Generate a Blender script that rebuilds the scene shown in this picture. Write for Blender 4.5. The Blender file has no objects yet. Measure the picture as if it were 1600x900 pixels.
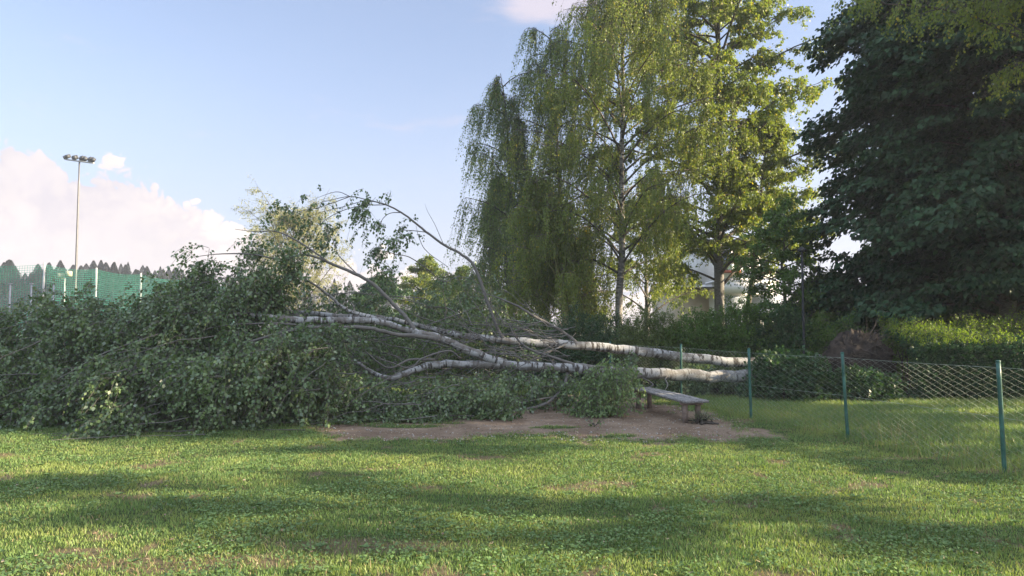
import bpy, math, numpy as np
from mathutils import Vector
R = math.radians
SC = bpy.context.scene
COL = SC.collection

# ------------------------------------------------------------------ camera
CAMZ = 1.65; F = 1130.0; PITCH = math.atan(60 / F)
cam = bpy.data.cameras.new("camera"); camo = bpy.data.objects.new("camera", cam); COL.objects.link(camo)
camo.location = (0, 0, CAMZ); camo.rotation_euler = (math.pi / 2 + PITCH, 0, 0)
cam.sensor_width = 36; cam.lens = F / 1600 * 36; cam.clip_start = 0.05; cam.clip_end = 6000
SC.camera = camo
# ------------------------------------------------------------------ sun and sky
SUN_EL, SUN_AZ = 20.0, -7.0        # azimuth counted from +X (right) towards +Y (away)
sl = bpy.data.lights.new("sun", 'SUN'); sl.energy = 5.0; sl.angle = R(0.6); sl.color = (1.0, 0.83, 0.56)
so = bpy.data.objects.new("sun", sl); COL.objects.link(so)
sd = Vector((math.cos(R(SUN_EL)) * math.cos(R(SUN_AZ)), math.cos(R(SUN_EL)) * math.sin(R(SUN_AZ)), math.sin(R(SUN_EL))))
so.rotation_euler = sd.to_track_quat('Z', 'Y').to_euler()
W = bpy.data.worlds.new("World"); SC.world = W; W.use_nodes = True
SC.view_settings.view_transform = 'Standard'; SC.view_settings.look = 'None'
SC.view_settings.gamma = 1; SC.view_settings.exposure = 1.88
SC.cycles.use_denoising = True
SC.cycles.max_bounces = 6; SC.cycles.diffuse_bounces = 3; SC.cycles.glossy_bounces = 2
SC.cycles.transmission_bounces = 4; SC.cycles.transparent_max_bounces = 6
SC.cycles.sample_clamp_indirect = 6
SKY_STRENGTH = 0.08; HAZE = True

def nd(nt, typ, **kw):
    n = nt.nodes.new(typ)
    for k, v in kw.items():
        if k.startswith('i_'):
            key = k[2:]; key = int(key) if key.isdigit() else key
            n.inputs[key].default_value = v
        else: setattr(n, k, v)
    return n
def math_n(nt, op, a, b=None, clamp=False):
    n = nt.nodes.new('ShaderNodeMath'); n.operation = op; n.use_clamp = clamp
    for i, v in enumerate((a, b)):
        if v is None: continue
        if isinstance(v, (int, float)): n.inputs[i].default_value = v
        else: nt.links.new(v, n.inputs[i])
    return n.outputs[0]
def mapr(nt, v, a, b, c=0.0, d=1.0, smooth=True):
    n = nt.nodes.new('ShaderNodeMapRange'); n.interpolation_type = 'SMOOTHSTEP' if smooth else 'LINEAR'
    nt.links.new(v, n.inputs[0])
    for i, x in enumerate((a, b, c, d)): n.inputs[i + 1].default_value = x
    return n.outputs[0]
def mixc(nt, f, a, b, blend='MIX'):
    n = nt.nodes.new('ShaderNodeMix'); n.data_type = 'RGBA'; n.blend_type = blend; n.clamp_factor = True
    for s, v in ((n.inputs[0], f), (n.inputs[6], a), (n.inputs[7], b)):
        if isinstance(v, (int, float)): s.default_value = v
        elif isinstance(v, tuple): s.default_value = (*v[:3], 1)
        else: nt.links.new(v, s)
    return n.outputs[2]

def build_world():
    nt = W.node_tree; nt.nodes.clear(); L = nt.links.new
    out = nt.nodes.new('ShaderNodeOutputWorld'); bg = nt.nodes.new('ShaderNodeBackground'); bg.inputs[1].default_value = SKY_STRENGTH
    sky = nt.nodes.new('ShaderNodeTexSky'); sky.sky_type = 'NISHITA'; sky.sun_disc = False
    sky.sun_elevation = R(SUN_EL); sky.sun_rotation = R(90 - SUN_AZ); sky.altitude = 400
    sky.air_density = 1.0; sky.dust_density = 2.2; sky.ozone_density = 2.0
    tc = nt.nodes.new('ShaderNodeTexCoord'); sp = nt.nodes.new('ShaderNodeSeparateXYZ'); L(tc.outputs['Generated'], sp.inputs[0])
    x, y, z = sp.outputs
    az = math_n(nt, 'ARCTAN2', x, y)                     # 0 straight ahead, + to the right
    el = math_n(nt, 'ARCSINE', z)
    # the hazy evening air: paler, slightly lavender towards the horizon
    hz = mapr(nt, el, -0.02, 0.42, 1.0, 0.0)
    base = mixc(nt, 1.0, sky.outputs[0], (1.25, 1.08, 1.02), 'MULTIPLY')
    pale = mixc(nt, math_n(nt, 'ADD', math_n(nt, 'MULTIPLY', hz, 0.66), 0.16), base, (2.18, 2.28, 2.98))
    # cumulus bank low on the left: its top edge as a curve over azimuth
    def edge(px, py):
        a = math.atan2((px - 800) / F, 1); return a, math.atan2((510 - py) / F, math.hypot(1, (px - 800) / F))
    pts = [edge(*p) for p in [(-900, 330), (-500, 200), (-250, 250), (-100, 235), (0, 250), (70, 258), (110, 276), (150, 284), (190, 276), (222, 283), (245, 300), (282, 318), (325, 338), (365, 360), (410, 385), (520, 415), (700, 440), (800, 470)]]
    fc = nt.nodes.new('ShaderNodeFloatCurve'); c = fc.mapping.curves[0]
    a0, a1 = pts[0][0], pts[-1][0]
    while len(c.points) > 2: c.points.remove(c.points[1])
    for i, (a, e) in enumerate(pts):
        t = (a - a0) / (a1 - a0)
        if i == 0: c.points[0].location = (0, e * 2)
        elif i == len(pts) - 1: c.points[-1].location = (1, e * 2)
        else: c.points.new(t, e * 2)
    for p_ in c.points: p_.handle_type = 'AUTO_CLAMPED'
    fc.mapping.update()
    L(mapr(nt, az, a0, a1, 0, 1, False), fc.inputs['Value'])
    h = math_n(nt, 'MULTIPLY', fc.outputs[0], 0.5)
    nz = nd(nt, 'ShaderNodeTexNoise', noise_dimensions='3D', i_Scale=16.0, i_Detail=6.0, i_Roughness=0.6); L(tc.outputs['Generated'], nz.inputs['Vector'])
    nb = nd(nt, 'ShaderNodeTexNoise', noise_dimensions='3D', i_Scale=5.0, i_Detail=5.0, i_Roughness=0.55); L(tc.outputs['Generated'], nb.inputs['Vector'])
    def puff(sc, w_):
        n_ = nd(nt, 'ShaderNodeTexNoise', i_Scale=sc, i_Detail=1.0, i_Roughness=0.4, i_Distortion=0.3)
        L(tc.outputs['Generated'], n_.inputs['Vector']); return math_n(nt, 'ABSOLUTE', math_n(nt, 'SUBTRACT', n_.outputs['Fac'], 0.5))
    b1, b2, b3 = puff(13, 0), puff(31, 0), puff(70, 0)
    bil = math_n(nt, 'ADD', math_n(nt, 'ADD', math_n(nt, 'MULTIPLY', b1, 0.10), math_n(nt, 'MULTIPLY', b2, 0.12)), math_n(nt, 'MULTIPLY', b3, 0.06))
    wob = math_n(nt, 'SUBTRACT', bil, 0.012)
    dd = math_n(nt, 'SUBTRACT', math_n(nt, 'ADD', h, wob), el)
    mask = mapr(nt, dd, -0.001, 0.007)
    # creamy sunlit billows near the top/right edge, mauve-grey body
    sunny = math_n(nt, 'MULTIPLY', mapr(nt, dd, 0.10, 0.0), mapr(nt, az, -0.62, -0.40))
    body = mixc(nt, mapr(nt, nb.outputs['Fac'], 0.35, 0.65), (3.1, 2.85, 2.95), (3.7, 3.3, 3.2))
    ccol = mixc(nt, math_n(nt, 'MULTIPLY', sunny, 0.85), body, (4.8, 4.15, 3.6))
    crease = math_n(nt, 'MULTIPLY', mapr(nt, bil, 0.045, 0.008), mapr(nt, dd, 0.16, 0.0, 0.15, 0.8))
    ccol = mixc(nt, crease, ccol, (2.8, 2.6, 2.85))
    ccol = mixc(nt, mapr(nt, nz.outputs['Fac'], 0.4, 0.62, 0.0, 0.35), ccol, (3.9, 3.5, 3.4))
    col = mixc(nt, math_n(nt, 'MULTIPLY', mask, 0.93), pale, ccol)
    # pinkish wisp high above the birches
    wx = mapr(nt, math_n(nt, 'ABSOLUTE', math_n(nt, 'SUBTRACT', az, 0.075)), 0.02, 0.16, 1, 0)
    wy = mapr(nt, math_n(nt, 'ABSOLUTE', math_n(nt, 'SUBTRACT', el, 0.455)), 0.01, 0.075, 1, 0)
    mp = nd(nt, 'ShaderNodeMapping'); mp.inputs['Scale'].default_value = (5, 5, 17); L(tc.outputs['Generated'], mp.inputs[0])
    wn = nd(nt, 'ShaderNodeTexNoise', i_Scale=1.6, i_Detail=6.0, i_Roughness=0.6); L(mp.outputs[0], wn.inputs['Vector'])
    wm = mapr(nt, math_n(nt, 'ADD', math_n(nt, 'MULTIPLY', math_n(nt, 'MULTIPLY', wx, wy), 0.55), math_n(nt, 'SUBTRACT', wn.outputs['Fac'], 0.5)), 0.1, 0.5)
    col = mixc(nt, math_n(nt, 'MULTIPLY', wm, 0.75), col, (3.2, 2.85, 3.1))
    # unseen bluish fill added over and behind the viewer to lift the shade
    back = math_n(nt, 'ADD', mapr(nt, y, 0.15, -0.5), mapr(nt, z, 0.5, 0.85), True)
    col = mixc(nt, math_n(nt, 'MULTIPLY', back, mapr(nt, nb.outputs['Fac'], 0.3, 0.6, 0.55, 0.9)), col, (4.5, 5.2, 6.4))
    L(col, bg.inputs[0]); L(bg.outputs[0], out.inputs[0])
build_world()

# ------------------------------------------------------------------ helpers
RNG = np.random.default_rng(7)
def P(px, py, Y):
    """world point seen at photograph pixel (px,py) when it stands Y metres away"""
    u = (px - 800) / F; v = (450 - py) / F; c, s = math.cos(PITCH), math.sin(PITCH)
    k = Y / (c - v * s)
    return np.array([u * k, Y, CAMZ + (s + v * c) * k])
def G(px, py):
    u = (px - 800) / F; v = (450 - py) / F; c, s = math.cos(PITCH), math.sin(PITCH)
    k = -CAMZ / (s + v * c)
    return np.array([u * k, (c - v * s) * k])
def nrm(a): return a / np.maximum(np.linalg.norm(a, axis=-1, keepdims=True), 1e-9)
def vnoise(x, y, s=1.0, seed=0):
    x = np.asarray(x, float) / s; y = np.asarray(y, float) / s
    xi = np.floor(x).astype(np.int64); yi = np.floor(y).astype(np.int64); fx = x - xi; fy = y - yi
    fx = fx * fx * (3 - 2 * fx); fy = fy * fy * (3 - 2 * fy)
    def h(a, b):
        n = (a * 374761393 + b * 668265263 + seed * 1442695041) & 0xFFFFFFFF
        n = ((n ^ (n >> 13)) * 1274126177) & 0xFFFFFFFF
        return ((n ^ (n >> 16)) & 0xFFFF) / 65535.0
    return (h(xi, yi) * (1 - fx) + h(xi + 1, yi) * fx) * (1 - fy) + (h(xi, yi + 1) * (1 - fx) + h(xi + 1, yi + 1) * fx) * fy

class Geo:
    def __init__(s): s.V = []; s.F4 = []; s.F3 = []; s.A = []; s.n = 0
    def add(s, V, F4=None, F3=None, A=None):
        V = np.asarray(V, np.float32).reshape(-1, 3)
        if F4 is not None and len(F4): s.F4.append(np.asarray(F4).reshape(-1, 4) + s.n)
        if F3 is not None and len(F3): s.F3.append(np.asarray(F3).reshape(-1, 3) + s.n)
        s.A.append(np.zeros_like(V) if A is None else np.asarray(A, np.float32).reshape(-1, 3))
        s.V.append(V); s.n += len(V)
    def tubes(s, paths, rad, n=6, cap=True, wob=0.0):
        p = np.asarray(paths, float); r = np.asarray(rad, float)
        if p.ndim == 2: p = p[None]
        N, K = p.shape[:2]; r = np.broadcast_to(r, (N, K)).copy()
        T = nrm(np.gradient(p, axis=1)); m = nrm(p[:, -1] - p[:, 0])
        ref = np.where((np.abs(m[:, 2:3]) < 0.75), np.array([[0, 0, 1.]]), np.array([[1., 0, 0]]))[:, None, :]
        A = nrm(np.cross(T, ref)); B = np.cross(T, A)
        th = np.arange(n) * 2 * math.pi / n
        rr = r[:, :, None] * np.ones(n)
        if wob: rr = rr * (1 + wob * RNG.normal(size=rr.shape))
        V = p[:, :, None, :] + rr[..., None] * (A[:, :, None, :] * np.cos(th)[:, None] + B[:, :, None, :] * np.sin(th)[:, None])
        ln = np.concatenate([np.zeros((N, 1)), np.cumsum(np.linalg.norm(np.diff(p, axis=1), axis=2), axis=1)], 1)
        ln = ln + RNG.random((N, 1)) * 50
        At = np.stack([r[:, :, None] * np.cos(th), r[:, :, None] * np.sin(th), np.repeat(ln[:, :, None], n, 2)], -1)
        i = np.arange(N)[:, None, None] * K * n; k = np.arange(K - 1)[None, :, None] * n; j = np.arange(n)[None, None, :]; j2 = (j + 1) % n
        Fq = np.stack([i + k + j, i + k + j2, i + k + n + j2, i + k + n + j], -1)
        F3 = None
        if cap and n > 2:
            tr = []
            for q in range(1, n - 1):
                b = np.arange(N) * K * n
                tr.append(np.stack([b, b + q + 1, b + q], -1)); e = b + (K - 1) * n
                tr.append(np.stack([e, e + q, e + q + 1], -1))
            F3 = np.concatenate(tr)
        s.add(V, Fq, F3, At)
    def box(s, c, size, rz=0.0, ax=None):
        x, y, z = [q / 2 for q in size]
        v = np.array([[a, b, d] for d in (-z, z) for b in (-y, y) for a in (-x, x)], float)
        if ax is not None: v = v @ np.array(ax)
        elif rz: ca, sa = math.cos(rz), math.sin(rz); v = v @ np.array([[ca, sa, 0], [-sa, ca, 0], [0, 0, 1]])
        s.add(v + np.array(c), [[0, 2, 3, 1], [4, 5, 7, 6], [0, 1, 5, 4], [2, 6, 7, 3], [0, 4, 6, 2], [1, 3, 7, 5]])
    def leaves(s, C, D, Nn, L, Wd, hexa=False, fold=0.12):
        D = nrm(D); S = nrm(np.cross(D, Nn)); Nn = np.cross(S, D); n = len(C)
        L = np.broadcast_to(L, n)[:, None]; Wd = np.broadcast_to(Wd, n)[:, None]; f = Nn * Wd * fold
        b = np.arange(n)[:, None]
        if hexa:
            V = np.stack([C, C + D * L * .28 + S * Wd * .48 + f, C + D * L * .62 + S * Wd * .36 + f, C + D * L - Nn * L * .12,
                          C + D * L * .62 - S * Wd * .36 + f, C + D * L * .28 - S * Wd * .48 + f], 1)
            s.add(V, np.concatenate([b * 6 + np.array([[0, 1, 2, 3]]), b * 6 + np.array([[0, 3, 4, 5]])]))
        else:
            V = np.stack([C, C + D * L * .42 + S * Wd * .5 + f, C + D * L, C + D * L * .42 - S * Wd * .5 + f], 1)
            s.add(V, b * 4 + np.array([[0, 1, 2, 3]]))
    def build(s, name, mat, parent=None, smooth=False, attr=None):
        V = np.concatenate(s.V)
        if parent is not None:                      # geometry is stored relative to the thing's base
            q = parent
            while q.parent is not None: q = q.parent
            V = V - np.array(q.location, np.float32)
        V = V.astype(np.float32); f4 = np.concatenate(s.F4) if s.F4 else np.zeros((0, 4), int); f3 = np.concatenate(s.F3) if s.F3 else np.zeros((0, 3), int)
        me = bpy.data.meshes.new(name); me.vertices.add(len(V)); me.vertices.foreach_set('co', V.ravel())
        nl = f4.size + f3.size; me.loops.add(nl); me.polygons.add(len(f4) + len(f3))
        me.loops.foreach_set('vertex_index', np.concatenate([f4.ravel(), f3.ravel()]).astype(np.int32))
        st = np.concatenate([np.arange(len(f4)) * 4, f4.size + np.arange(len(f3)) * 3]).astype(np.int32)
        me.polygons.foreach_set('loop_start', st)
        if attr:
            a = me.attributes.new(attr, 'FLOAT_VECTOR', 'POINT'); a.data.foreach_set('vector', np.concatenate(s.A).ravel())
        if smooth: me.polygons.foreach_set('use_smooth', np.ones(len(me.polygons), bool))
        me.update(calc_edges=True); me.materials.append(mat)
        o = bpy.data.objects.new(name, me); COL.objects.link(o)
        if parent is not None:
            o.parent = parent
        return o
def tag(o, label=None, cat=None, group=None, kind=None):
    if label: o['label'] = label
    if cat: o['category'] = cat
    if group: o['group'] = group
    if kind: o['kind'] = kind
    return o
def thing(name, loc, label, cat, group=None):
    o = bpy.data.objects.new(name, None); COL.objects.link(o); o.location = tuple(float(q) for q in loc)
    return tag(o, label, cat, group)
def copy_tree(o, loc, label=None, rz=0.0, scale=1.0):
    c = o.copy(); COL.objects.link(c); c.location = loc; c.rotation_euler = (0, 0, rz); c.scale = scale if isinstance(scale, tuple) else (scale,) * 3
    if label: c['label'] = label
    for ch in list(o.children):
        d = ch.copy(); COL.objects.link(d); d.parent = c
        for g in ch.children:
            e = g.copy(); COL.objects.link(e); e.parent = d
    return c
def smooth_path(pts, K):
    pts = np.asarray(pts, float); n = len(pts)
    t = np.linspace(0, n - 1, K); i = np.clip(t.astype(int), 0, n - 2); f = (t - i)[:, None]
    ex = np.vstack([2 * pts[0] - pts[1], pts, 2 * pts[-1] - pts[-2]])
    p0, p1, p2, p3 = ex[i], ex[i + 1], ex[i + 2], ex[i + 3]
    return 0.5 * ((2 * p1) + (-p0 + p2) * f + (2 * p0 - 5 * p1 + 4 * p2 - p3) * f ** 2 + (-p0 + 3 * p1 - 3 * p2 + p3) * f ** 3)

# ------------------------------------------------------------------ materials
def mat(name):
    m = bpy.data.materials.new(name); m.use_nodes = True; nt = m.node_tree; nt.nodes.clear()
    return m, nt, nt.nodes.new('ShaderNodeOutputMaterial')
def leaf_mat(name, dark, light, odd=None, odd_amt=0.04, trans=0.35, rough=0.45, patch=1.5, spec=0.35, patchcol=None, patch2=None):
    m, nt, out = mat(name); L = nt.links.new
    geo = nt.nodes.new('ShaderNodeNewGeometry'); tc = nt.nodes.new('ShaderNodeTexCoord')
    c = mixc(nt, geo.outputs['Random Per Island'], dark, light)
    nz = nd(nt, 'ShaderNodeTexNoise', i_Scale=1.0 / patch, i_Detail=3.0); L(tc.outputs['Object'], nz.inputs['Vector'])
    if patchcol is not None:
        c = mixc(nt, mapr(nt, nz.outputs['Fac'], 0.45, 0.62, 0, 0.75), c, patchcol)
    else:
        c = mixc(nt, mapr(nt, nz.outputs['Fac'], 0.35, 0.65, 0, 0.5), c, tuple(q * 0.6 for q in dark))
    if patch2 is not None:
        n2 = nd(nt, 'ShaderNodeTexNoise', i_Scale=3.1 / patch, i_Detail=3.0); L(tc.outputs['Object'], n2.inputs['Vector'])
        c = mixc(nt, mapr(nt, n2.outputs['Fac'], 0.52, 0.66, 0, 0.7), c, patch2)
    if odd is not None:
        wn = nd(nt, 'ShaderNodeMath', operation='FRACT'); mm = math_n(nt, 'MULTIPLY', geo.outputs['Random Per Island'], 37.7); L(mm, wn.inputs[0])
        c = mixc(nt, mapr(nt, wn.outputs[0], odd_amt * 1.1, odd_amt, 0, 1, False), c, odd)
    bs = nd(nt, 'ShaderNodeBsdfPrincipled', i_Roughness=rough); bs.inputs['Specular IOR Level'].default_value = spec
    L(c, bs.inputs['Base Color'])
    tr = nt.nodes.new('ShaderNodeBsdfTranslucent'); c2 = mixc(nt, 1.0, c, (1.25, 1.25, 0.55), 'MULTIPLY'); L(c2, tr.inputs[0])
    mx = nt.nodes.new('ShaderNodeMixShader'); mx.inputs[0].default_value = trans
    L(bs.outputs[0], mx.inputs[1]); L(tr.outputs[0], mx.inputs[2]); L(mx.outputs[0], out.inputs[0])
    return m
def bark_mat(name, white=(0.36, 0.36, 0.355), dark=(0.045, 0.038, 0.032), twig=(0.11, 0.10, 0.09), r0=0.018, r1=0.035, amount=0.49, old=None):
    m, nt, out = mat(name); L = nt.links.new
    at = nd(nt, 'ShaderNodeAttribute', attribute_name='bark'); sp = nt.nodes.new('ShaderNodeSeparateXYZ'); L(at.outputs['Vector'], sp.inputs[0])
    r = math_n(nt, 'SQRT', math_n(nt, 'ADD', math_n(nt, 'MULTIPLY', sp.outputs[0], sp.outputs[0]), math_n(nt, 'MULTIPLY', sp.outputs[1], sp.outputs[1])))
    def noise(sc, det=4.0, rough=0.6, s=1.0):
        mp = nt.nodes.new('ShaderNodeMapping'); mp.inputs['Scale'].default_value = sc; L(at.outputs['Vector'], mp.inputs[0])
        n = nd(nt, 'ShaderNodeTexNoise', i_Scale=s, i_Detail=det, i_Roughness=rough); L(mp.outputs[0], n.inputs['Vector']); return n.outputs['Fac']
    band = noise((3.5, 3.5, 14)); fine = noise((9, 9, 60), 3.0); blot = noise((5, 5, 2.2))
    c = mixc(nt, mapr(nt, fine, 0.35, 0.7, 0, 0.35), white, tuple(q * 0.55 for q in white))
    c = mixc(nt, mapr(nt, band, amount + .01, amount + .09), c, dark)
    c = mixc(nt, mapr(nt, fine, 0.62, 0.68, 0, 0.8), c, dark)
    c = mixc(nt, mapr(nt, blot, 0.48, 0.60, 0, 0.85), c, old or (0.13, 0.115, 0.10))
    c = mixc(nt, mapr(nt, r, 0.105, 0.15, 0, 0.7), c, mixc(nt, mapr(nt, fine, .4, .6), (0.10, 0.092, 0.085), (0.24, 0.235, 0.23)))
    c = mixc(nt, mapr(nt, r, r0, r1), twig, c)
    bs = nd(nt, 'ShaderNodeBsdfPrincipled', i_Roughness=0.8); L(c, bs.inputs['Base Color'])
    bp = nd(nt, 'ShaderNodeBump', i_Strength=0.5, i_Distance=0.012); L(band, bp.inputs['Height']); L(bp.outputs[0], bs.inputs['Normal'])
    L(bs.outputs[0], out.inputs[0]); return m
def plain(name, col, rough=0.7, var=0.25, scale=6.0, metal=0.0, bump=0.0, col2=None, stretch=None):
    m, nt, out = mat(name); L = nt.links.new
    tc = nt.nodes.new('ShaderNodeTexCoord'); src = tc.outputs['Object']
    if stretch:
        mp = nt.nodes.new('ShaderNodeMapping'); mp.inputs['Scale'].default_value = stretch; L(src, mp.inputs[0]); src = mp.outputs[0]
    nz = nd(nt, 'ShaderNodeTexNoise', i_Scale=scale, i_Detail=6.0, i_Roughness=0.65); L(src, nz.inputs['Vector'])
    c = mixc(nt, mapr(nt, nz.outputs['Fac'], 0.35, 0.65), tuple(q * (1 - var) for q in col), col2 or tuple(min(1, q * (1 + var)) for q in col))
    bs = nd(nt, 'ShaderNodeBsdfPrincipled', i_Roughness=rough, i_Metallic=metal); L(c, bs.inputs['Base Color'])
    if bump:
        bp = nd(nt, 'ShaderNodeBump', i_Strength=bump, i_Distance=0.02); L(nz.outputs['Fac'], bp.inputs['Height']); L(bp.outputs[0], bs.inputs['Normal'])
    L(bs.outputs[0], out.inputs[0]); return m

M = {}
M['birch'] = leaf_mat('birch_leaves', (0.115, 0.180, 0.060), (0.22, 0.285, 0.100), odd=(0.32, 0.27, 0.05), odd_amt=0.03, trans=0.45, patch=2.2)
M['birch_yellow'] = leaf_mat('birch_leaves_warm', (0.130, 0.185, 0.040), (0.25, 0.30, 0.07), odd=(0.36, 0.30, 0.05), odd_amt=0.04, trans=0.5, patch=2.5)
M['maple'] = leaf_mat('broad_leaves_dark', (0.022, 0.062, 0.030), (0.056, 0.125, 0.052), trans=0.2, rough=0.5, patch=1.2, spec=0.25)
M['fallen'] = leaf_mat('fallen_birch_leaves', (0.078, 0.140, 0.052), (0.185, 0.255, 0.108), odd=(0.17, 0.22, 0.15), odd_amt=0.08, trans=0.25, rough=0.38, patch=0.7, spec=0.55)
M['bunch'] = leaf_mat('fresh_birch_leaves', (0.13, 0.205, 0.075), (0.20, 0.29, 0.12), trans=0.3, rough=0.45, patch=0.5)
M['hedge'] = leaf_mat('hedge_leaves', (0.065, 0.140, 0.028), (0.14, 0.24, 0.045), trans=0.35, patch=0.6)
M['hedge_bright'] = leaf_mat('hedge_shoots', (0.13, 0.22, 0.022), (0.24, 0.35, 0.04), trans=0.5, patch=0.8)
M['shrub'] = leaf_mat('shrub_leaves', (0.025, 0.068, 0.025), (0.06, 0.125, 0.042), trans=0.25, patch=0.8)
M['juniper'] = leaf_mat('juniper_sprays', (0.085, 0.13, 0.032), (0.16, 0.21, 0.06), trans=0.25, patch=0.5, rough=0.6)
M['willow'] = leaf_mat('willow_leaves', (0.24, 0.25, 0.12), (0.36, 0.36, 0.19), trans=0.4, patch=2.0)
M['conifer'] = leaf_mat('conifer_needles', (0.010, 0.022, 0.016), (0.022, 0.038, 0.024), trans=0.0, rough=0.8, patch=2.0)
M['grass'] = leaf_mat('grass_blades', (0.105, 0.190, 0.068), (0.225, 0.315, 0.105), odd=(0.30, 0.25, 0.12), odd_amt=0.05, trans=0.35, patch=0.9, rough=0.5, patchcol=(0.26, 0.32, 0.10), patch2=(0.10, 0.19, 0.06))
M['dry'] = leaf_mat('dry_grass', (0.20, 0.16, 0.09), (0.36, 0.29, 0.17), trans=0.2, patch=1.0)
M['clover'] = leaf_mat('clover_leaves', (0.09, 0.17, 0.05), (0.17, 0.26, 0.09), trans=0.25, patch=0.6)
M['litter'] = leaf_mat('dead_leaves', (0.20, 0.13, 0.08), (0.42, 0.34, 0.24), trans=0.05, patch=0.6)
M['birchbark'] = bark_mat('birch_bark')
M['birchbark_up'] = bark_mat('old_birch_bark', white=(0.34, 0.31, 0.27), dark=(0.03, 0.025, 0.02), amount=0.46, twig=(0.06, 0.048, 0.038), r0=0.03, r1=0.07)
M['limbbark'] = bark_mat('thin_birch_bark', white=(0.32, 0.31, 0.30), amount=0.47, r0=0.03, r1=0.06, twig=(0.125, 0.115, 0.105))
M['darkbark'] = bark_mat('dark_bark', white=(0.085, 0.07, 0.055), dark=(0.025, 0.02, 0.016), amount=0.5, twig=(0.045, 0.036, 0.028), old=(0.07, 0.065, 0.04))
M['mossbark'] = bark_mat('mossy_bark', white=(0.20, 0.19, 0.06), dark=(0.06, 0.05, 0.02), amount=0.52, twig=(0.1, 0.08, 0.05), old=(0.22, 0.22, 0.05))
M['soil'] = plain('root_soil', (0.026, 0.019, 0.015), 0.95, 0.5, 4.0, bump=1.0, col2=(0.052, 0.038, 0.029))
M['root'] = plain('root_wood', (0.06, 0.047, 0.038), 0.85, 0.35, 9.0)
M['plank'] = plain('weathered_plank', (0.16, 0.152, 0.148), 0.8, 0.35, 5.0, bump=0.35, col2=(0.30, 0.285, 0.275), stretch=(14, 0.9, 10))
M['leg'] = plain('bench_leg_wood', (0.17, 0.125, 0.10), 0.85, 0.3, 8.0, bump=0.4)
M['post'] = plain('green_post_paint', (0.012, 0.085, 0.062), 0.45, 0.3, 5.0, col2=(0.03, 0.12, 0.095))
M['wire'] = plain('fence_wire', (0.30, 0.35, 0.30), 0.45, 0.35, 12.0)
M['concrete'] = plain('concrete', (0.36, 0.35, 0.33), 0.9, 0.2, 20.0)
M['white'] = plain('white_render', (0.72, 0.71, 0.70), 0.7, 0.06, 1.5)
M['beige'] = plain('beige_render', (0.50, 0.42, 0.32), 0.8, 0.08, 1.5)
M['shutter'] = plain('blue_grey_slats', (0.33, 0.38, 0.47), 0.5, 0.08, 2.0)
M['glass'] = plain('dark_glass', (0.05, 0.06, 0.08), 0.1, 0.1, 1.0)
M['darkmetal'] = plain('dark_metal', (0.02, 0.022, 0.024), 0.8, 0.2, 4.0)
M['steel'] = plain('galvanised_steel', (0.13, 0.13, 0.135), 0.45, 0.1, 3.0, metal=0.3)
M['palepost'] = plain('pale_post', (0.38, 0.38, 0.39), 0.6, 0.1, 3.0)
M['net'] = plain('green_net_cord', (0.015, 0.22, 0.155), 0.7, 0.15, 0.5)
M['terracotta'] = plain('terracotta', (0.40, 0.10, 0.07), 0.8, 0.2, 4.0)
M['lamp'] = plain('lamp_housing', (0.045, 0.05, 0.06), 0.5, 0.15, 3.0)

# ------------------------------------------------------------------ ground
DIRT = np.array([G(*p) for p in [(505, 672), (560, 652), (640, 648), (720, 640), (800, 628), (880, 618), (960, 616), (1010, 625), (1075, 640), (1120, 650), (1160, 664), (1195, 680), (1120, 688), (1010, 693), (930, 690), (880, 680), (760, 682), (690, 686), (600, 690), (545, 686)]])
TUFT = [(868, 669, .42, .14), (965, 684, .32, .13), (635, 667, .75, .20), (598, 664, .3, .1), (700, 662, .35, .08)]
def poly_sd(x, y, poly):
    d = np.full(x.shape, 1e9); ins = np.zeros(x.shape, bool); n = len(poly)
    for i in range(n):
        a, b = poly[i], poly[(i + 1) % n]; e = b - a; wx, wy = x - a[0], y - a[1]
        t = np.clip((wx * e[0] + wy * e[1]) / (e @ e), 0, 1)
        d = np.minimum(d, np.hypot(wx - e[0] * t, wy - e[1] * t))
        c = ((a[1] > y) != (b[1] > y)) & (x < (b[0] - a[0]) * (y - a[1]) / (b[1] - a[1] + 1e-12) + a[0]); ins ^= c
    return np.where(ins, -d, d)
def dirt(x, y):
    """1 on bare soil, 0 on grass"""
    s = poly_sd(x, y, DIRT) + (vnoise(x, y, .5, 3) - .5) * .8 + (vnoise(x, y, .13, 4) - .5) * .5
    v = np.clip(0.5 - s / 0.45, 0, 1)
    for (px, py, rx, ry) in TUFT:
        g = G(px, py); v = v * np.clip(((((x - g[0]) / rx) ** 2 + ((y - g[1]) / ry) ** 2) - .6) * 1.5 + (vnoise(x, y, .08, 9) - .5), 0, 1)
    return v
def bare(x, y):
    """thin, worn grass: small spots in the lawn"""
    n = vnoise(x, y, .55, 11) * .6 + vnoise(x, y, .17, 12) * .4
    b = np.clip((n - .72) * 9, 0, 1)
    for (px, py, rx, ry, k) in [(250, 880, 1.0, .22, .8), (560, 850, .8, .18, .7), (670, 760, .18, .12, .9), (1440, 715, .9, .12, .7), (1280, 672, .9, .12, .6), (1565, 738, .25, .12, .9), (1170, 660, .3, .2, .8), (950, 742, .3, .06, .6)]:
        g = G(px, py); b = np.maximum(b, k * np.clip(1.4 - np.hypot((x - g[0]) / rx, (y - g[1]) / ry) + (vnoise(x, y, .15, 13) - .5), 0, 1))
    return b
def hgt(x, y): return ((vnoise(x, y, 2.3, 21) - .5) * .07 + (vnoise(x, y, .6, 22) - .5) * .025) * np.clip((60 - np.hypot(x, y)) / 30, 0, 1) - .02 * dirt(x, y)
xs = np.concatenate([-np.geomspace(2500, 12.2, 40), np.arange(-12, 12.01, .09), np.geomspace(12.2, 2500, 40)])
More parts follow.
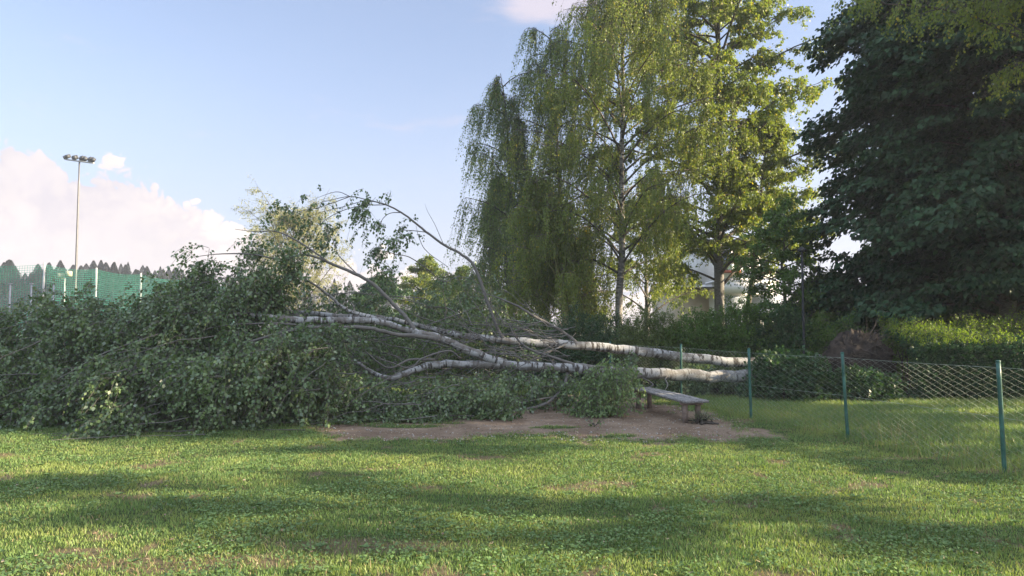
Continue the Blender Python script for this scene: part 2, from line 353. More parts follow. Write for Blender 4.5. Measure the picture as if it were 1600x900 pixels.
ys = np.concatenate([-np.geomspace(800, 2, 14), np.arange(1.5, 20, .09), np.geomspace(20.1, 4000, 50)])
gx, gy = np.meshgrid(xs, ys); D_ = dirt(gx, gy); B_ = bare(gx, gy)
g = Geo(); nx = len(xs); ny = len(ys)
ii = (np.arange(ny - 1)[:, None] * nx + np.arange(nx - 1)[None]).ravel()
g.add(np.stack([gx, gy, hgt(gx, gy)], -1), np.stack([ii, ii + 1, ii + 1 + nx, ii + nx], -1), A=np.stack([D_, B_, D_ * 0], -1))
def ground_mat():
    m, nt, out = mat('ground'); L = nt.links.new
    at = nd(nt, 'ShaderNodeAttribute', attribute_name='cover'); sp = nt.nodes.new('ShaderNodeSeparateXYZ'); L(at.outputs['Vector'], sp.inputs[0])
    tc = nt.nodes.new('ShaderNodeTexCoord')
    def nz(s, d=5.0, r=.6):
        n = nd(nt, 'ShaderNodeTexNoise', i_Scale=s, i_Detail=d, i_Roughness=r); L(tc.outputs['Object'], n.inputs['Vector']); return n.outputs['Fac']
    a, b, c = nz(1.3), nz(14), nz(60, 3.0)
    gr = mixc(nt, mapr(nt, b, .35, .65), (0.030, 0.050, 0.014), (0.062, 0.085, 0.026))
    so_ = mixc(nt, mapr(nt, a, .35, .65), (0.155, 0.108, 0.076), (0.235, 0.175, 0.128))
    so_ = mixc(nt, mapr(nt, b, .5, .68, 0, .6), so_, (0.085, 0.06, 0.045))
    so_ = mixc(nt, mapr(nt, c, .62, .7, 0, .7), so_, (0.33, 0.27, 0.21))
    col = mixc(nt, mapr(nt, sp.outputs[1], .1, .8, 0, .75), gr, (0.13, 0.095, 0.062))
    col = mixc(nt, mapr(nt, sp.outputs[0], .2, .75), col, so_)
    bs = nd(nt, 'ShaderNodeBsdfPrincipled', i_Roughness=0.95); bs.inputs['Specular IOR Level'].default_value = .15; L(col, bs.inputs['Base Color'])
    bp = nd(nt, 'ShaderNodeBump', i_Strength=0.7, i_Distance=0.02); L(b, bp.inputs['Height']); L(bp.outputs[0], bs.inputs['Normal'])
    L(bs.outputs[0], out.inputs[0]); return m
tag(g.build('ground', ground_mat(), None, True, 'cover'), kind='structure')

# grass blades: real blades, thinner on bare spots
def blades(n, y0, y1, pw, hmin, hmax, w, keep, halfw=None, lean=.5):
    u = RNG.random(n); Y = (y0 ** pw + u * (y1 ** pw - y0 ** pw)) ** (1 / pw)
    X = (RNG.random(n) * 2 - 1) * (Y * .74 + 1.6) if halfw is None else halfw[0] + RNG.random(n) * (halfw[1] - halfw[0])
    # gather blades into little tufts
    X += RNG.normal(0, .02, n); k = keep(X, Y) > RNG.random(n); X, Y = X[k], Y[k]; n = len(X)
    hh = (hmin + (hmax - hmin) * (vnoise(X, Y, .5, 31) * .5 + vnoise(X, Y, .14, 32) * .5) ** 1.3) * (.6 + .7 * RNG.random(n))
    th = RNG.random(n) * 6.283; d = np.stack([np.cos(th), np.sin(th), 0 * th], -1)
    th2 = RNG.random(n) * 6.283; s = np.stack([np.cos(th2), np.sin(th2), 0 * th2], -1) * (w * (.6 + .8 * RNG.random(n)))[:, None] * .5
    b = np.stack([X, Y, hgt(X, Y) - .004], -1); ln = (lean * (.3 + RNG.random(n)))[:, None] * hh[:, None]
    up = np.array([0, 0, 1.0])
    mid = b + up * hh[:, None] * .6 + d * ln * .35; tip = b + up * hh[:, None] * .98 + d * ln
    V = np.stack([b - s, b + s, mid + s * .8, mid - s * .8, tip], 1); i = np.arange(n)[:, None] * 5
    return V.reshape(-1, 3), i + np.array([[0, 1, 2, 3]]), i + np.array([[3, 2, 4]])
def lawnkeep(x, y): return (1 - dirt(x, y)) * (1 - .82 * bare(x, y))
g = Geo(); V, a, b = blades(520000, 4.0, 17, .9, .018, .052, .0062, lawnkeep); g.add(V, a, b)
V, a, b = blades(90000, 14, 34, 1.0, .05, .12, .012, lambda x, y: lawnkeep(x, y)); g.add(V, a, b)
# unmown strip along and behind the fence
def fencekeep(x, y):
    fx = np.interp(y, [5, 8.2, 10.8, 12.8, 16], [6.0, 5.5, 4.97, 4.2, 3.8]); return np.clip((x - fx + .3) / .3, 0, 1) * lawnkeep(x, y) * .9
V, a, b = blades(90000, 6, 17, 1.0, .07, .16, .007, fencekeep, (3.4, 12)); g.add(V, a, b)
tag(g.build('lawn_grass', M['grass']), 'short green lawn grass covering the park ground in front of the fallen tree', 'grass', kind='stuff')
g = Geo()
def drykeep(x, y):
    fx = np.interp(y, [5, 8.2, 10.8, 12.8, 16], [6.0, 5.5, 4.97, 4.2, 3.8])
    return (1 - dirt(x, y) * .93) * np.clip(bare(x, y) * .9 + .05 + .25 * np.exp(-((x - fx) / .35) ** 2), 0, 1)
V, a, b = blades(110000, 4.0, 15, .9, .03, .07, .0045, drykeep, lean=1.6); g.add(V, a, b)
n = 70; yy = 7.6 + RNG.random(n) * 6; xx = np.interp(yy, [5, 8.2, 10.8, 12.8, 16], [6.0, 5.5, 4.97, 4.2, 3.8]) + RNG.normal(0, .18, n)
tt = np.linspace(0, 1, 5)[None, :, None]; dirv = np.stack([RNG.normal(0, .25, n), RNG.normal(0, .2, n), 0 * yy], -1)[:, None]
hs = (.2 + .3 * RNG.random(n))[:, None, None]
pp = np.stack([xx, yy, hgt(xx, yy)], -1)[:, None] + dirv * tt ** 2 * hs * 2 + np.array([0, 0, 1.]) * tt * hs
g.tubes(pp, np.linspace(.002, .001, 5), 3, False)
tag(g.build('dry_grass', M['dry']), 'straw coloured dry grass blades and stalks scattered in the lawn and along the wire fence', 'dry grass', kind='stuff')
# clover and broad-leaved weeds
g = Geo(); n = 130000; Y = 4.1 + RNG.random(n) ** 1.3 * 11; X = (RNG.random(n) * 2 - 1) * (Y * .74 + 1.2)
k = (vnoise(X, Y, .7, 41) * .6 + vnoise(X, Y, .2, 42) * .4 > .52) & (lawnkeep(X, Y) > RNG.random(n)); X, Y = X[k], Y[k]; n = len(X)
th = RNG.random(n) * 6.283
g.leaves(np.stack([X, Y, hgt(X, Y) + .02 + .035 * RNG.random(n)], -1), np.stack([np.cos(th), np.sin(th), RNG.normal(0, .3, n)], -1), nrm(np.stack([RNG.normal(0, .35, n), RNG.normal(0, .35, n), np.ones(n)], -1)), .017 + .014 * RNG.random(n), .018 + .01 * RNG.random(n))
for q in range(110):     # plantain rosettes
    y = 4.3 + RNG.random() * 8; x = (RNG.random() * 2 - 1) * (y * .72 + 1)
    if dirt(np.array([x]), np.array([y]))[0] > .3: continue
    m_ = RNG.integers(5, 9); th = RNG.random() * 6 + np.arange(m_) * 2.4; z = float(hgt(np.array([x]), np.array([y]))[0])
    g.leaves(np.tile([x, y, z + .02], (m_, 1)), np.stack([np.cos(th), np.sin(th), np.full(m_, .45)], -1), np.tile([0, 0, 1.], (m_, 1)), 0.035 + .035 * RNG.random(m_), .022 + .014 * RNG.random(m_), True)
tag(g.build('lawn_weeds', M['clover']), 'clover and broad leaved weeds growing through the lawn', 'weeds', kind='stuff')
# dead leaves, chips and crumbs
g = Geo(); n = 3600; Y = 4.2 + RNG.random(n) * 11; X = (RNG.random(n) * 2 - 1) * (Y * .74 + 1)
n2 = 4200; q = DIRT[RNG.integers(0, len(DIRT), n2)]; q2 = DIRT[RNG.integers(0, len(DIRT), n2)]; w_ = RNG.random((n2, 1)); q = q * w_ + q2 * (1 - w_)
X = np.concatenate([X, q[:, 0]]); Y = np.concatenate([Y, q[:, 1]]); k = RNG.random(len(X)) < .25 + .75 * np.maximum(dirt(X, Y), bare(X, Y)); X, Y = X[k], Y[k]; n = len(X)
th = RNG.random(n) * 6.283; lift = .006 + .03 * (1 - dirt(X, Y)) * RNG.random(n)
g.leaves(np.stack([X, Y, hgt(X, Y) + lift], -1), np.stack([np.cos(th), np.sin(th), RNG.normal(0, .25, n)], -1), nrm(np.stack([RNG.normal(0, .4, n), RNG.normal(0, .4, n), np.ones(n)], -1)), .015 + .03 * RNG.random(n), .008 + .02 * RNG.random(n))
tag(g.build('leaf_litter', M['litter']), 'dead leaves and wood chips scattered on the bare soil and lawn', 'leaf litter', kind='stuff')
# small pebbles
g = Geo(); n = 900; q = DIRT[RNG.integers(0, len(DIRT), n)]; q2 = DIRT[RNG.integers(0, len(DIRT), n)]; w_ = RNG.random((n, 1)); q = q * w_ + q2 * (1 - w_)
for x, y in q[:900]:
    r = .006 + .014 * RNG.random() ** 2; c = np.array([x, y, float(hgt(np.array([x]), np.array([y]))[0]) + r * .3])
    o = np.array([[1, 0, 0], [0, 1, 0], [-1, 0, 0], [0, -1, 0], [0, 0, .7], [0, 0, -.7]]) * r * (.7 + .6 * RNG.random((6, 1)))
    g.add(c + o, None, [[0, 1, 4], [1, 2, 4], [2, 3, 4], [3, 0, 4], [1, 0, 5], [2, 1, 5], [3, 2, 5], [0, 3, 5]])
tag(g.build('pebbles', M['concrete']), 'small pale pebbles lying on the bare brown soil', 'pebbles', kind='stuff')

# ------------------------------------------------------------------ standing trees
def spray_leaves(paths, per, size, rng, hexa=False, droop=.6, off=.04, up=.3, ratio=.72, t0=.12):
    """leaves set along twig paths [N,K,3]"""
    N, K = paths.shape[:2]; t = t0 + (1 - t0) * rng.random((N, per)); f = t * (K - 1); i = np.minimum(f.astype(int), K - 2); f = (f - i)[..., None]
    a = np.take_along_axis(paths, i[..., None], 1); b = np.take_along_axis(paths, (i + 1)[..., None], 1)
    C = (a * (1 - f) + b * f).reshape(-1, 3); T = nrm((b - a).reshape(-1, 3)); n = len(C)
    o = nrm(rng.normal(size=(n, 3))); C = C + o * off * rng.random((n, 1))
    D = nrm(o * .8 + T * .4 + np.array([0, 0, -droop])); Nn = nrm(rng.normal(size=(n, 3)) + np.array([0, -.25, up]))
    L = size * (.65 + .6 * rng.random(n)); return C, D, Nn, L, L * ratio
def grow(name, base, H, R_, label, cat='tree', seed=1, leafmat='birch', bark='birchbark_up', r0=.16, stems=1, lean=(0, 0), limbs=34, t_lo=.2, rise=.9, droop=.55,
         subs=5, strands=6, slen=(.8, 2.2), hang=1.0, per=40, leaf=.075, prof=None, group=None, lo_cut=None, ratio=.7, taper=.9, leafup=.1):
    rng = np.random.default_rng(seed); root = thing(name, (base[0], base[1], 0), label, cat, group)
    wood = Geo(); lv = Geo(); twigs = []; prof = prof or (lambda t: min(1, (1 - t) ** .6 * 1.15) * min(1, .55 + t * 1.6))
    for st in range(stems):
        a = rng.random() * 6.28 + st * 2.2; sp = (0.10 if stems > 1 else 0) * H
        top = np.array([base[0] + lean[0] + math.cos(a) * sp * (st > 0 or stems > 1), base[1] + lean[1] + math.sin(a) * sp, H * (1 - .13 * st)])
        b0 = np.array([base[0] + .25 * math.cos(a) * (stems > 1), base[1] + .25 * math.sin(a) * (stems > 1), -.1])
        K = 16; tt = np.linspace(0, 1, K)[:, None]; path = b0 + (top - b0) * tt + np.cumsum(rng.normal(0, .035, (K, 3)), 0) * np.array([1, 1, 0]) * np.minimum(tt * 3, 1)
        path[:, :2] += (np.sin(tt * 3 + a) * .012 * H * tt)
        rad = r0 * (1 - tt[:, 0]) ** taper + .012; rad[0] *= 1.35; wood.tubes(path, rad, 9, True, .04)
        for i in range(limbs):
            t = t_lo + (1 - t_lo) * ((i + rng.random()) / limbs) ** .9; t = min(t, .985)
            s = path[0] + 0; f = t * (K - 1); k = int(f); s = path[k] * (1 - f + k) + path[min(k + 1, K - 1)] * (f - k)
            az = i * 2.4 + rng.random() * .9; rl = R_ * prof(t) * (.5 + .75 * rng.random()); o = np.array([math.cos(az), math.sin(az), 0])
            Kl = 7; u = np.linspace(0, 1, Kl)[:, None]; rs = rise * (.7 + .6 * rng.random())
            lp = s + o * rl * u + np.array([0, 0, 1.]) * rl * (rs * u - droop * rs * u ** 2) + np.cumsum(rng.normal(0, .04 * rl / 3, (Kl, 3)), 0) * u
            lr = min(r0 * .34, .018 + .016 * rl) * (1 - u[:, 0]) ** .8 * (1 - .4 * t) + .006; wood.tubes(lp, lr, 5)
            nodes = []
            for j in range(subs):
                u0 = .25 + .7 * (j + rng.random()) / subs; f = u0 * (Kl - 1); k = min(int(f), Kl - 2); q = lp[k] * (1 - f + k) + lp[k + 1] * (f - k)
                az2 = az + rng.choice([-1, 1]) * (.4 + .7 * rng.random()); o2 = np.array([math.cos(az2), math.sin(az2), 0]); l2 = rl * .42 * (.6 + .6 * rng.random()) * (1.1 - .5 * u0)
                v = np.linspace(0, 1, 5)[:, None]; sp2 = q + o2 * l2 * v + np.array([0, 0, 1.]) * l2 * (.45 * v - .55 * v ** 2)
                wood.tubes(sp2, .012 * (1 - v[:, 0]) + .004, 3, False)
                for q_ in range(strands): nodes.append((sp2[rng.integers(1, 5)] + rng.normal(0, .04, 3), o2))
            for q_ in range(strands * 2): kk = 2 + rng.integers(0, Kl - 2); nodes.append((lp[kk] + rng.normal(0, .04, 3), o))
            S = np.array([n_[0] for n_ in nodes]); O = np.array([n_[1] for n_ in nodes]); n_ = len(S)
            ln = ((slen[0] + (slen[1] - slen[0]) * rng.random(n_) ** 1.4) * rng.uniform(.55, 1.25))[:, None, None]; w = np.linspace(0, 1, 6)[None, :, None]
            rd = nrm(rng.normal(size=(n_, 3)) * np.array([1, 1, .6]) + O * .7)[:, None]
            zz = -hang * w ** 1.25 + (1 - hang) * .3 * w
            sp_ = S[:, None] + rd * ln * (w ** .7) * (.22 * hang + .75 * (1 - hang)) + np.array([0, 0, 1.]) * ln * zz
            sp_ = sp_ + np.array([-.10, .03, 0]) * ln * w ** 2 + rng.normal(0, .05, (n_, 1, 3)) * ln * w * np.array([1, 1, 0])
            if lo_cut is not None: sp_[..., 2] = np.maximum(sp_[..., 2], lo_cut + rng.random((n_, 1)) * .8)
            twigs.append(sp_)
    T = np.concatenate(twigs); wood.tubes(T, np.linspace(.005, .002, 6), 3, False)
    lv.leaves(*spray_leaves(T, per, leaf, rng, droop=.5 + .5 * hang, off=leaf * 1.4, ratio=ratio, up=leafup))
    wood.build('trunk', M[bark], root, True, 'bark'); lv.build('crown', M[leafmat], root)
    return root
def gp(px, Y): return ((px - 800) / F * Y, Y)
print('ground done')
narrow = lambda t: (.40 + .60 * min(1, max(0, (.76 - t) / .22))) * (1 if t < .97 else .5)
# weeping birches, left to right
grow('weeping_birch', gp(806, 31), 12.6, 2.9, 'slim weeping birch with drooping plume top, leftmost of the standing birches', seed=11, limbs=28, lean=(-.6, 0), slen=(1.2, 3.8), r0=.12, per=33, prof=narrow, group='weeping birches behind the fallen tree')
grow('weeping_birch', gp(795, 34), 8.9, 2.3, 'low weeping birch hanging at the left edge of the birch group, with a rounded top', seed=12, limbs=24, slen=(1.2, 3.0), r0=.12, per=33, lean=(-.4, 0), group='weeping birches behind the fallen tree')
grow('weeping_birch', gp(888, 31), 14.8, 2.5, 'tall weeping birch with pointed top standing between the slim birch and the sunlit birch', seed=13, limbs=32, lean=(-.9, 0), slen=(1.2, 3.8), r0=.15, per=33, leafmat='birch', prof=narrow, group='weeping birches behind the fallen tree')
grow('weeping_birch', gp(968, 28.5), 17, 3.8, 'large weeping birch with a straight dark trunk and yellow green foliage beside the pointed birch', seed=14, limbs=74, slen=(1.0, 2.6), r0=.15, per=46, leafmat='birch_yellow', bark='birchbark_up', prof=lambda t: .5 + .5 * min(1, max(0, (.9 - t) / .3)), group='weeping birches behind the fallen tree')
grow('weeping_birch', gp(905, 27.5), 7.5, 2.4, 'leaning mossy stemmed birch with low hanging foliage in front of the tall birches', seed=15, limbs=20, stems=2, lean=(-1.4, 0), slen=(.8, 2.2), r0=.14, per=40, leafmat='birch_yellow', bark='mossbark', t_lo=.25, group='weeping birches behind the fallen tree')
# the big upright tree and its thin neighbours
grow('tall_alder', gp(1124, 32.5), 20, 5.5, 'tall open crowned tree with a thick dark trunk, in front of the white building', seed=21, limbs=88, subs=8, strands=7, slen=(.4, 1.1), hang=.45, rise=.75, droop=.35, r0=.24, per=26, leaf=.11, ratio=.8, leafmat='birch_yellow', bark='darkbark', t_lo=.17, prof=lambda t: min(1, (1 - t) ** .35 * 1.05) * min(1, .5 + t * 1.6))
grow('slender_tree', gp(1150, 32), 11, 3.4, 'slender tree with a thin forked trunk just right of the thick dark trunk', seed=22, limbs=46, subs=6, strands=6, slen=(.35, .9), hang=.45, rise=.5, droop=.35, r0=.13, per=24, leaf=.09, ratio=.8, leafmat='birch_yellow', bark='darkbark', t_lo=.36, lean=(1.9, 0))
grow('small_tree', gp(1222, 24), 5.6, 2.1, 'small dense leafy tree between the slender tree and the big dark tree', seed=23, limbs=34, subs=5, strands=4, slen=(.3, .7), hang=.4, rise=.5, r0=.08, per=18, leaf=.085, ratio=.8, leafmat='hedge', bark='darkbark', t_lo=.15, prof=lambda t: 1 - .5 * t)
# background closure
grow('background_tree', gp(850, 41), 9.5, 3.6, 'dim tree seen through the gaps behind the weeping birches', seed=31, limbs=26, slen=(.5, 1.4), hang=.6, per=20, leaf=.10, leafmat='birch', group='trees filling the gaps behind the birches')
grow('background_tree', gp(1010, 40), 9.0, 3.8, 'rounded tree seen through the gaps right of the straight birch trunk', seed=32, limbs=26, slen=(.5, 1.4), hang=.6, per=20, leaf=.10, leafmat='birch_yellow', group='trees filling the gaps behind the birches')
grow('pale_willow', gp(462, 58), 9.7, 4.8, 'pale yellow green willow rising behind the fallen crown', seed=33, limbs=44, rise=1.5, droop=.15, slen=(.8, 1.8), hang=.15, per=22, leaf=.15, ratio=.35, leafmat='willow', bark='birchbark_up', t_lo=.1, prof=lambda t: min(1, (1 - t) ** .5 * 1.2))
grow('distant_tree', gp(668, 55), 6.9, 2.6, 'small sunlit tree in the distance in the gap left of the birches', seed=34, limbs=24, slen=(.4, 1.2), hang=.4, per=20, leaf=.14, leafmat='birch_yellow', bark='darkbark', group='low trees beyond the fallen trunks')
grow('distant_tree', gp(590, 50), 4.9, 3.0, 'low dark green tree beyond the middle of the fallen trunks', seed=35, limbs=22, slen=(.4, 1.0), hang=.4, per=20, leaf=.14, leafmat='shrub', bark='darkbark', t_lo=.1, group='low trees beyond the fallen trunks')
grow('distant_tree', gp(720, 44), 5.2, 2.8, 'bushy green tree beyond the upper trunk under the leftmost weeping birch', seed=36, limbs=22, slen=(.5, 1.4), hang=.7, per=20, leaf=.11, leafmat='birch', bark='darkbark', t_lo=.1, group='low trees beyond the fallen trunks')

# big dark broadleaf tree: tiers of flat drooping sprays
def tier_tree(name, base, H, R_, label, seed, n_limbs=90, leafmat='maple', leaf=.14, z0=1.9, fans=15, per=40, prof=None, r0=.24):
    rng = np.random.default_rng(seed); root = thing(name, (base[0], base[1], 0), label, 'tree'); wood = Geo(); lv = Geo()
    K = 12; tt = np.linspace(0, 1, K)[:, None]; path = np.array([base[0], base[1], -.1]) + np.array([0, 0, 1.]) * tt * H + rng.normal(0, .05, (K, 3)) * np.array([1, 1, 0]) * tt
    wood.tubes(path, r0 * (1 - tt[:, 0]) + .02, 9)
    prof = prof or (lambda t: min(1, 1.25 * (1 - t) ** .35))
    for i in range(n_limbs):
        t = (i + rng.random()) / n_limbs; z = z0 + .3 + (H - z0 - .4) * t; az = i * 2.4 + rng.random() * .5; rl = R_ * prof(t) * (.72 + .38 * rng.random())
        o = np.array([math.cos(az), math.sin(az), 0]); u = np.linspace(0, 1, 8)[:, None]
        lp = np.array([base[0], base[1], z]) + o * rl * u + np.array([0, 0, 1.]) * rl * (.52 * u - .50 * u ** 2)
        lp[:, 2] = np.maximum(lp[:, 2], z0 + .15 * rng.random()); wood.tubes(lp, .05 * (1 - t * .6) * (1 - u[:, 0]) + .006, 5)
        tang = np.array([-o[1], o[0], 0])
        m = int(fans * (.35 + .8 * rl / R_)); uu = .22 + .80 * rng.random(m) ** .75; f = np.clip(uu, 0, .999) * 7; k = f.astype(int); c = lp[k] * (1 - f + k)[:, None] + lp[np.minimum(k + 1, 7)] * (f - k)[:, None]
        side = rng.normal(0, .30, m) * rl * uu * .55; c = c + tang * side[:, None] - np.array([0, 0, 1.]) * (np.abs(side) * .22)[:, None] + np.array([0, 0, 1.]) * rng.normal(0, .22, m)[:, None]
        rad = .26 + .28 * rng.random(m)
        for q in range(m):
            a = rng.random(per) * 6.283; rr = rad[q] * np.sqrt(rng.random(per)); e1 = nrm(o + tang * side[q] / rl * 1.2 + np.array([0, 0, -.34])); e2 = nrm(np.cross(e1, [0, 0, 1.])); nn = np.cross(e2, e1)
            if nn[2] < 0: nn = -nn
            C = c[q] + e1 * (np.cos(a) * rr * 1.25)[:, None] + e2 * (np.sin(a) * rr)[:, None] + nn * rng.normal(0, .07, per)[:, None]
            D = nrm(e1 * .8 + e2 * (np.sin(a) * .8)[:, None] + np.array([0, 0, -.35]) + rng.normal(0, .25, (per, 3)))
            L_ = leaf * (.7 + .5 * rng.random(per)); lv.leaves(C, D, nrm(nn + rng.normal(0, .5, (per, 3))), L_, L_ * .9, True)
    wood.build('trunk', M['darkbark'], root, True, 'bark'); lv.build('crown', M[leafmat], root); return root
tier_tree('dark_maple', (14.8, 21.6), 18.0, 4.9, 'big dark green tree with tiered drooping branches filling the right side above the hedge', 41, n_limbs=200, z0=1.45, fans=30, per=50, leaf=.165)
# the birch that overhangs the top right corner
ob = grow('overhanging_birch', (10.2, 12.2), 11.5, 3.9, 'birch mostly outside the right edge, its yellow green twigs hanging into the top right corner', seed=42, limbs=46, subs=6, strands=6, slen=(.4, 1.2), hang=.7, r0=.13, per=24, leaf=.06, leafmat='birch_yellow', t_lo=.48, lo_cut=5.7, prof=lambda t: (1 - t) ** .4)
print('trees done')

# trees just outside the right edge that shade the lawn
sh = grow('roadside_tree', (15.6, 10.2), 12.0, 2.3, 'tall leafy tree standing outside the right edge of the picture', seed=51, limbs=44, subs=5, strands=4, slen=(.3, .8), hang=.4, rise=.5, r0=.16, per=16, leaf=.14, ratio=.85, leafmat='shrub', bark='darkbark', t_lo=.2, group='trees outside the right edge', prof=lambda t: (1 - t) ** .3)
for (x, y, s) in [(16.4, 12.4, (1.0, 1.0, 1.45)), (20.8, 11.4, (1.1, 1.1, 1.35)), (15.8, 4.5, (.62, .62, 1.25)), (15.2, 7.0, (.55, .55, .34)), (17.0, 1.9, (.36, .36, 1.1)), (21.0, 13.2, (1.0, 1.0, 1.5)), (19.0, 8.6, (.85, .85, 1.35))]:
    copy_tree(sh, (x, y, 0), None, rz=x * 1.7, scale=s)

# ------------------------------------------------------------------ shrubs and hedges
def shrub(name, c, size, label, seed, leafmat='shrub', n=900, per=16, leaf=.06, ratio=.65, upw=.5, tw=(.25, .5), group=None, cat='shrub', hexa=False):
    rng = np.random.default_rng(seed); root = thing(name, (c[0], c[1], 0), label, cat, group); sx, sy, sz = size
    d = nrm(rng.normal(size=(n, 3))); d[:, 2] = np.abs(d[:, 2]); r = rng.random(n) ** .3
    bump = .82 + .35 * vnoise(d[:, 0] * 3 + seed, d[:, 2] * 3 + d[:, 1] * 2, .8, seed)
    p = d * (r * bump)[:, None] * np.array([sx, sy, 1.]); p[:, 2] *= sz; p += np.array([c[0], c[1], .02])
    w = np.linspace(0, 1, 4)[None, :, None]; ln = (tw[0] + (tw[1] - tw[0]) * rng.random(n))[:, None, None]
    q = nrm(d * .7 + np.array([0, 0, upw]) + rng.normal(0, .35, (n, 3)))[:, None]; paths = p[:, None] + q * ln * w - np.array([0, 0, 1.]) * ln * .35 * w ** 2
    paths[..., 2] = np.maximum(paths[..., 2], .04)
    wood = Geo(); wood.tubes(paths, np.linspace(.004, .0015, 4), 3, False)
    m = 26; e = d[:m] * np.array([sx, sy, sz]) * .9 + np.array([c[0], c[1], 0]); b = np.array([c[0], c[1], 0]) + rng.normal(0, .15, (m, 3)) * np.array([1, 1, 0])
    st = b[:, None] * (1 - w) + e[:, None] * w; wood.tubes(st, np.linspace(.02, .006, 4), 4, False)
    lv = Geo(); lv.leaves(*spray_leaves(paths, per, leaf, rng, hexa=hexa, droop=.1, off=leaf, ratio=ratio, up=.5))
    wood.build('stem', M['darkbark'], root, False, 'bark'); lv.build('foliage', M[leafmat], root); return root
HG = 'shrubs in the row behind the fallen trunks'
for a in [
    ('shrub', gp(905, 22.5), (1.5, .9, 2.0), 'dark green shrub behind the upper trunk, leftmost in the shrub row', 61, 'shrub', 1500, 18, .055, .65, .5, (.25, .5), HG),
    ('shrub', gp(960, 21.5), (1.2, .9, 1.8), 'mid green shrub right of the dark leftmost shrub of the row', 62, 'shrub', 1100, 18, .05, .65, .5, (.25, .5), HG),
    ('juniper', gp(1020, 20.6), (1.25, .9, 1.85), 'yellowish juniper shrub in the row behind the upper trunk', 63, 'juniper', 1700, 24, .06, .4, .9, (.3, .6), HG),
    ('shrub', gp(1085, 20.4), (1.2, .8, 1.9), 'fine leaved green shrub right of the yellowish juniper', 64, 'hedge', 1500, 22, .06, .55, .8, (.25, .5), HG),
    ('shrub', gp(1150, 20.4), (1.25, .9, 2.15), 'tall rounded green shrub under the thick dark trunk', 65, 'hedge', 1700, 22, .06, .55, .8, (.25, .5), HG),
    ('shrub', gp(1210, 20.2), (1.1, .9, 2.05), 'dark green shrub left of the thin lamp post', 66, 'shrub', 1500, 22, .06, .55, .8, (.25, .5), HG),
    ('shrub', gp(1290, 20.0), (1.3, .8, 1.75), 'loose yellow green shrub between the lamp post and the soil mound', 67, 'hedge', 1200, 16, .06, .6, .8, (.3, .6), HG),
    ('shrub', gp(820, 24.5), (1.8, 1.2, 1.75), 'low green thicket behind the point where the long branch rises', 68, 'shrub', 1300, 18, .06, .65, .5, (.3, .6), HG),
    ('shrub', gp(740, 25.0), (1.8, 1.2, 1.9), 'light green thicket behind the fork of the fallen trunk', 69, 'birch', 1300, 18, .06, .65, .5, (.3, .6), HG),
    ('shrub', gp(640, 25.5), (2.2, 1.2, 1.95), 'broad green thicket seen through the bare branches', 70, 'hedge', 1500, 18, .06, .65, .5, (.3, .6), HG),
    ('shrub', gp(520, 27.0), (2.6, 1.2, 2.2), 'dark thicket behind the fallen crown, below the pale willow', 71, 'shrub', 1500, 18, .07, .65, .5, (.3, .6), HG),
    ('leafy_shrub', (6.25, 16.35), (.95, .5, .98), 'leafy dark shrub behind the fence, left of the root plate', 72, 'shrub', 700, 14, .09, .75, .5, (.2, .4), None),
    ('leafy_shrub', (5.0, 17.6), (1.4, .6, .62), 'low bluish ground shrub under the trunk ends behind the fence', 73, 'fallen', 700, 14, .08, .7, .5, (.15, .3), None),
    ('shrub', (9.45, 17.6), (.6, .45, 1.62), 'loose bush at the left end of the clipped hedge beside the soil mound', 78, 'hedge', 420, 14, .06, .6, .8, (.2, .4), None),  # added bush, placed to keep sun off the root plate
    ('leafy_shrub', (7.7, 16.2), (.85, .35, .62), 'low leafy plant in front of the root plate', 74, 'shrub', 420, 12, .08, .7, .4, (.15, .3), None)]:
    shrub(*a)
for i, (px, Y, sz, lab) in enumerate([(1300, 25, (1.8, 1.2, 3.2), 'tall dark shrub behind the lamp post, left under the big dark tree'), (1390, 26, (2.2, 1.2, 2.7), 'tall dark shrub behind the hedge, second under the big dark tree'), (1470, 25.5, (1.6, 1.2, 2.5), 'tall dark shrub behind the hedge left of the small white house'), (1585, 23.6, (1.5, 1.0, 2.5), 'tall dark shrub behind the hedge at the right edge')]):
    shrub('tall_shrub', gp(px, Y), sz, lab, 75 + i, 'maple', 1700, 16, .12, .75, .5, (.3, .6), 'tall shrubs behind the hedge')
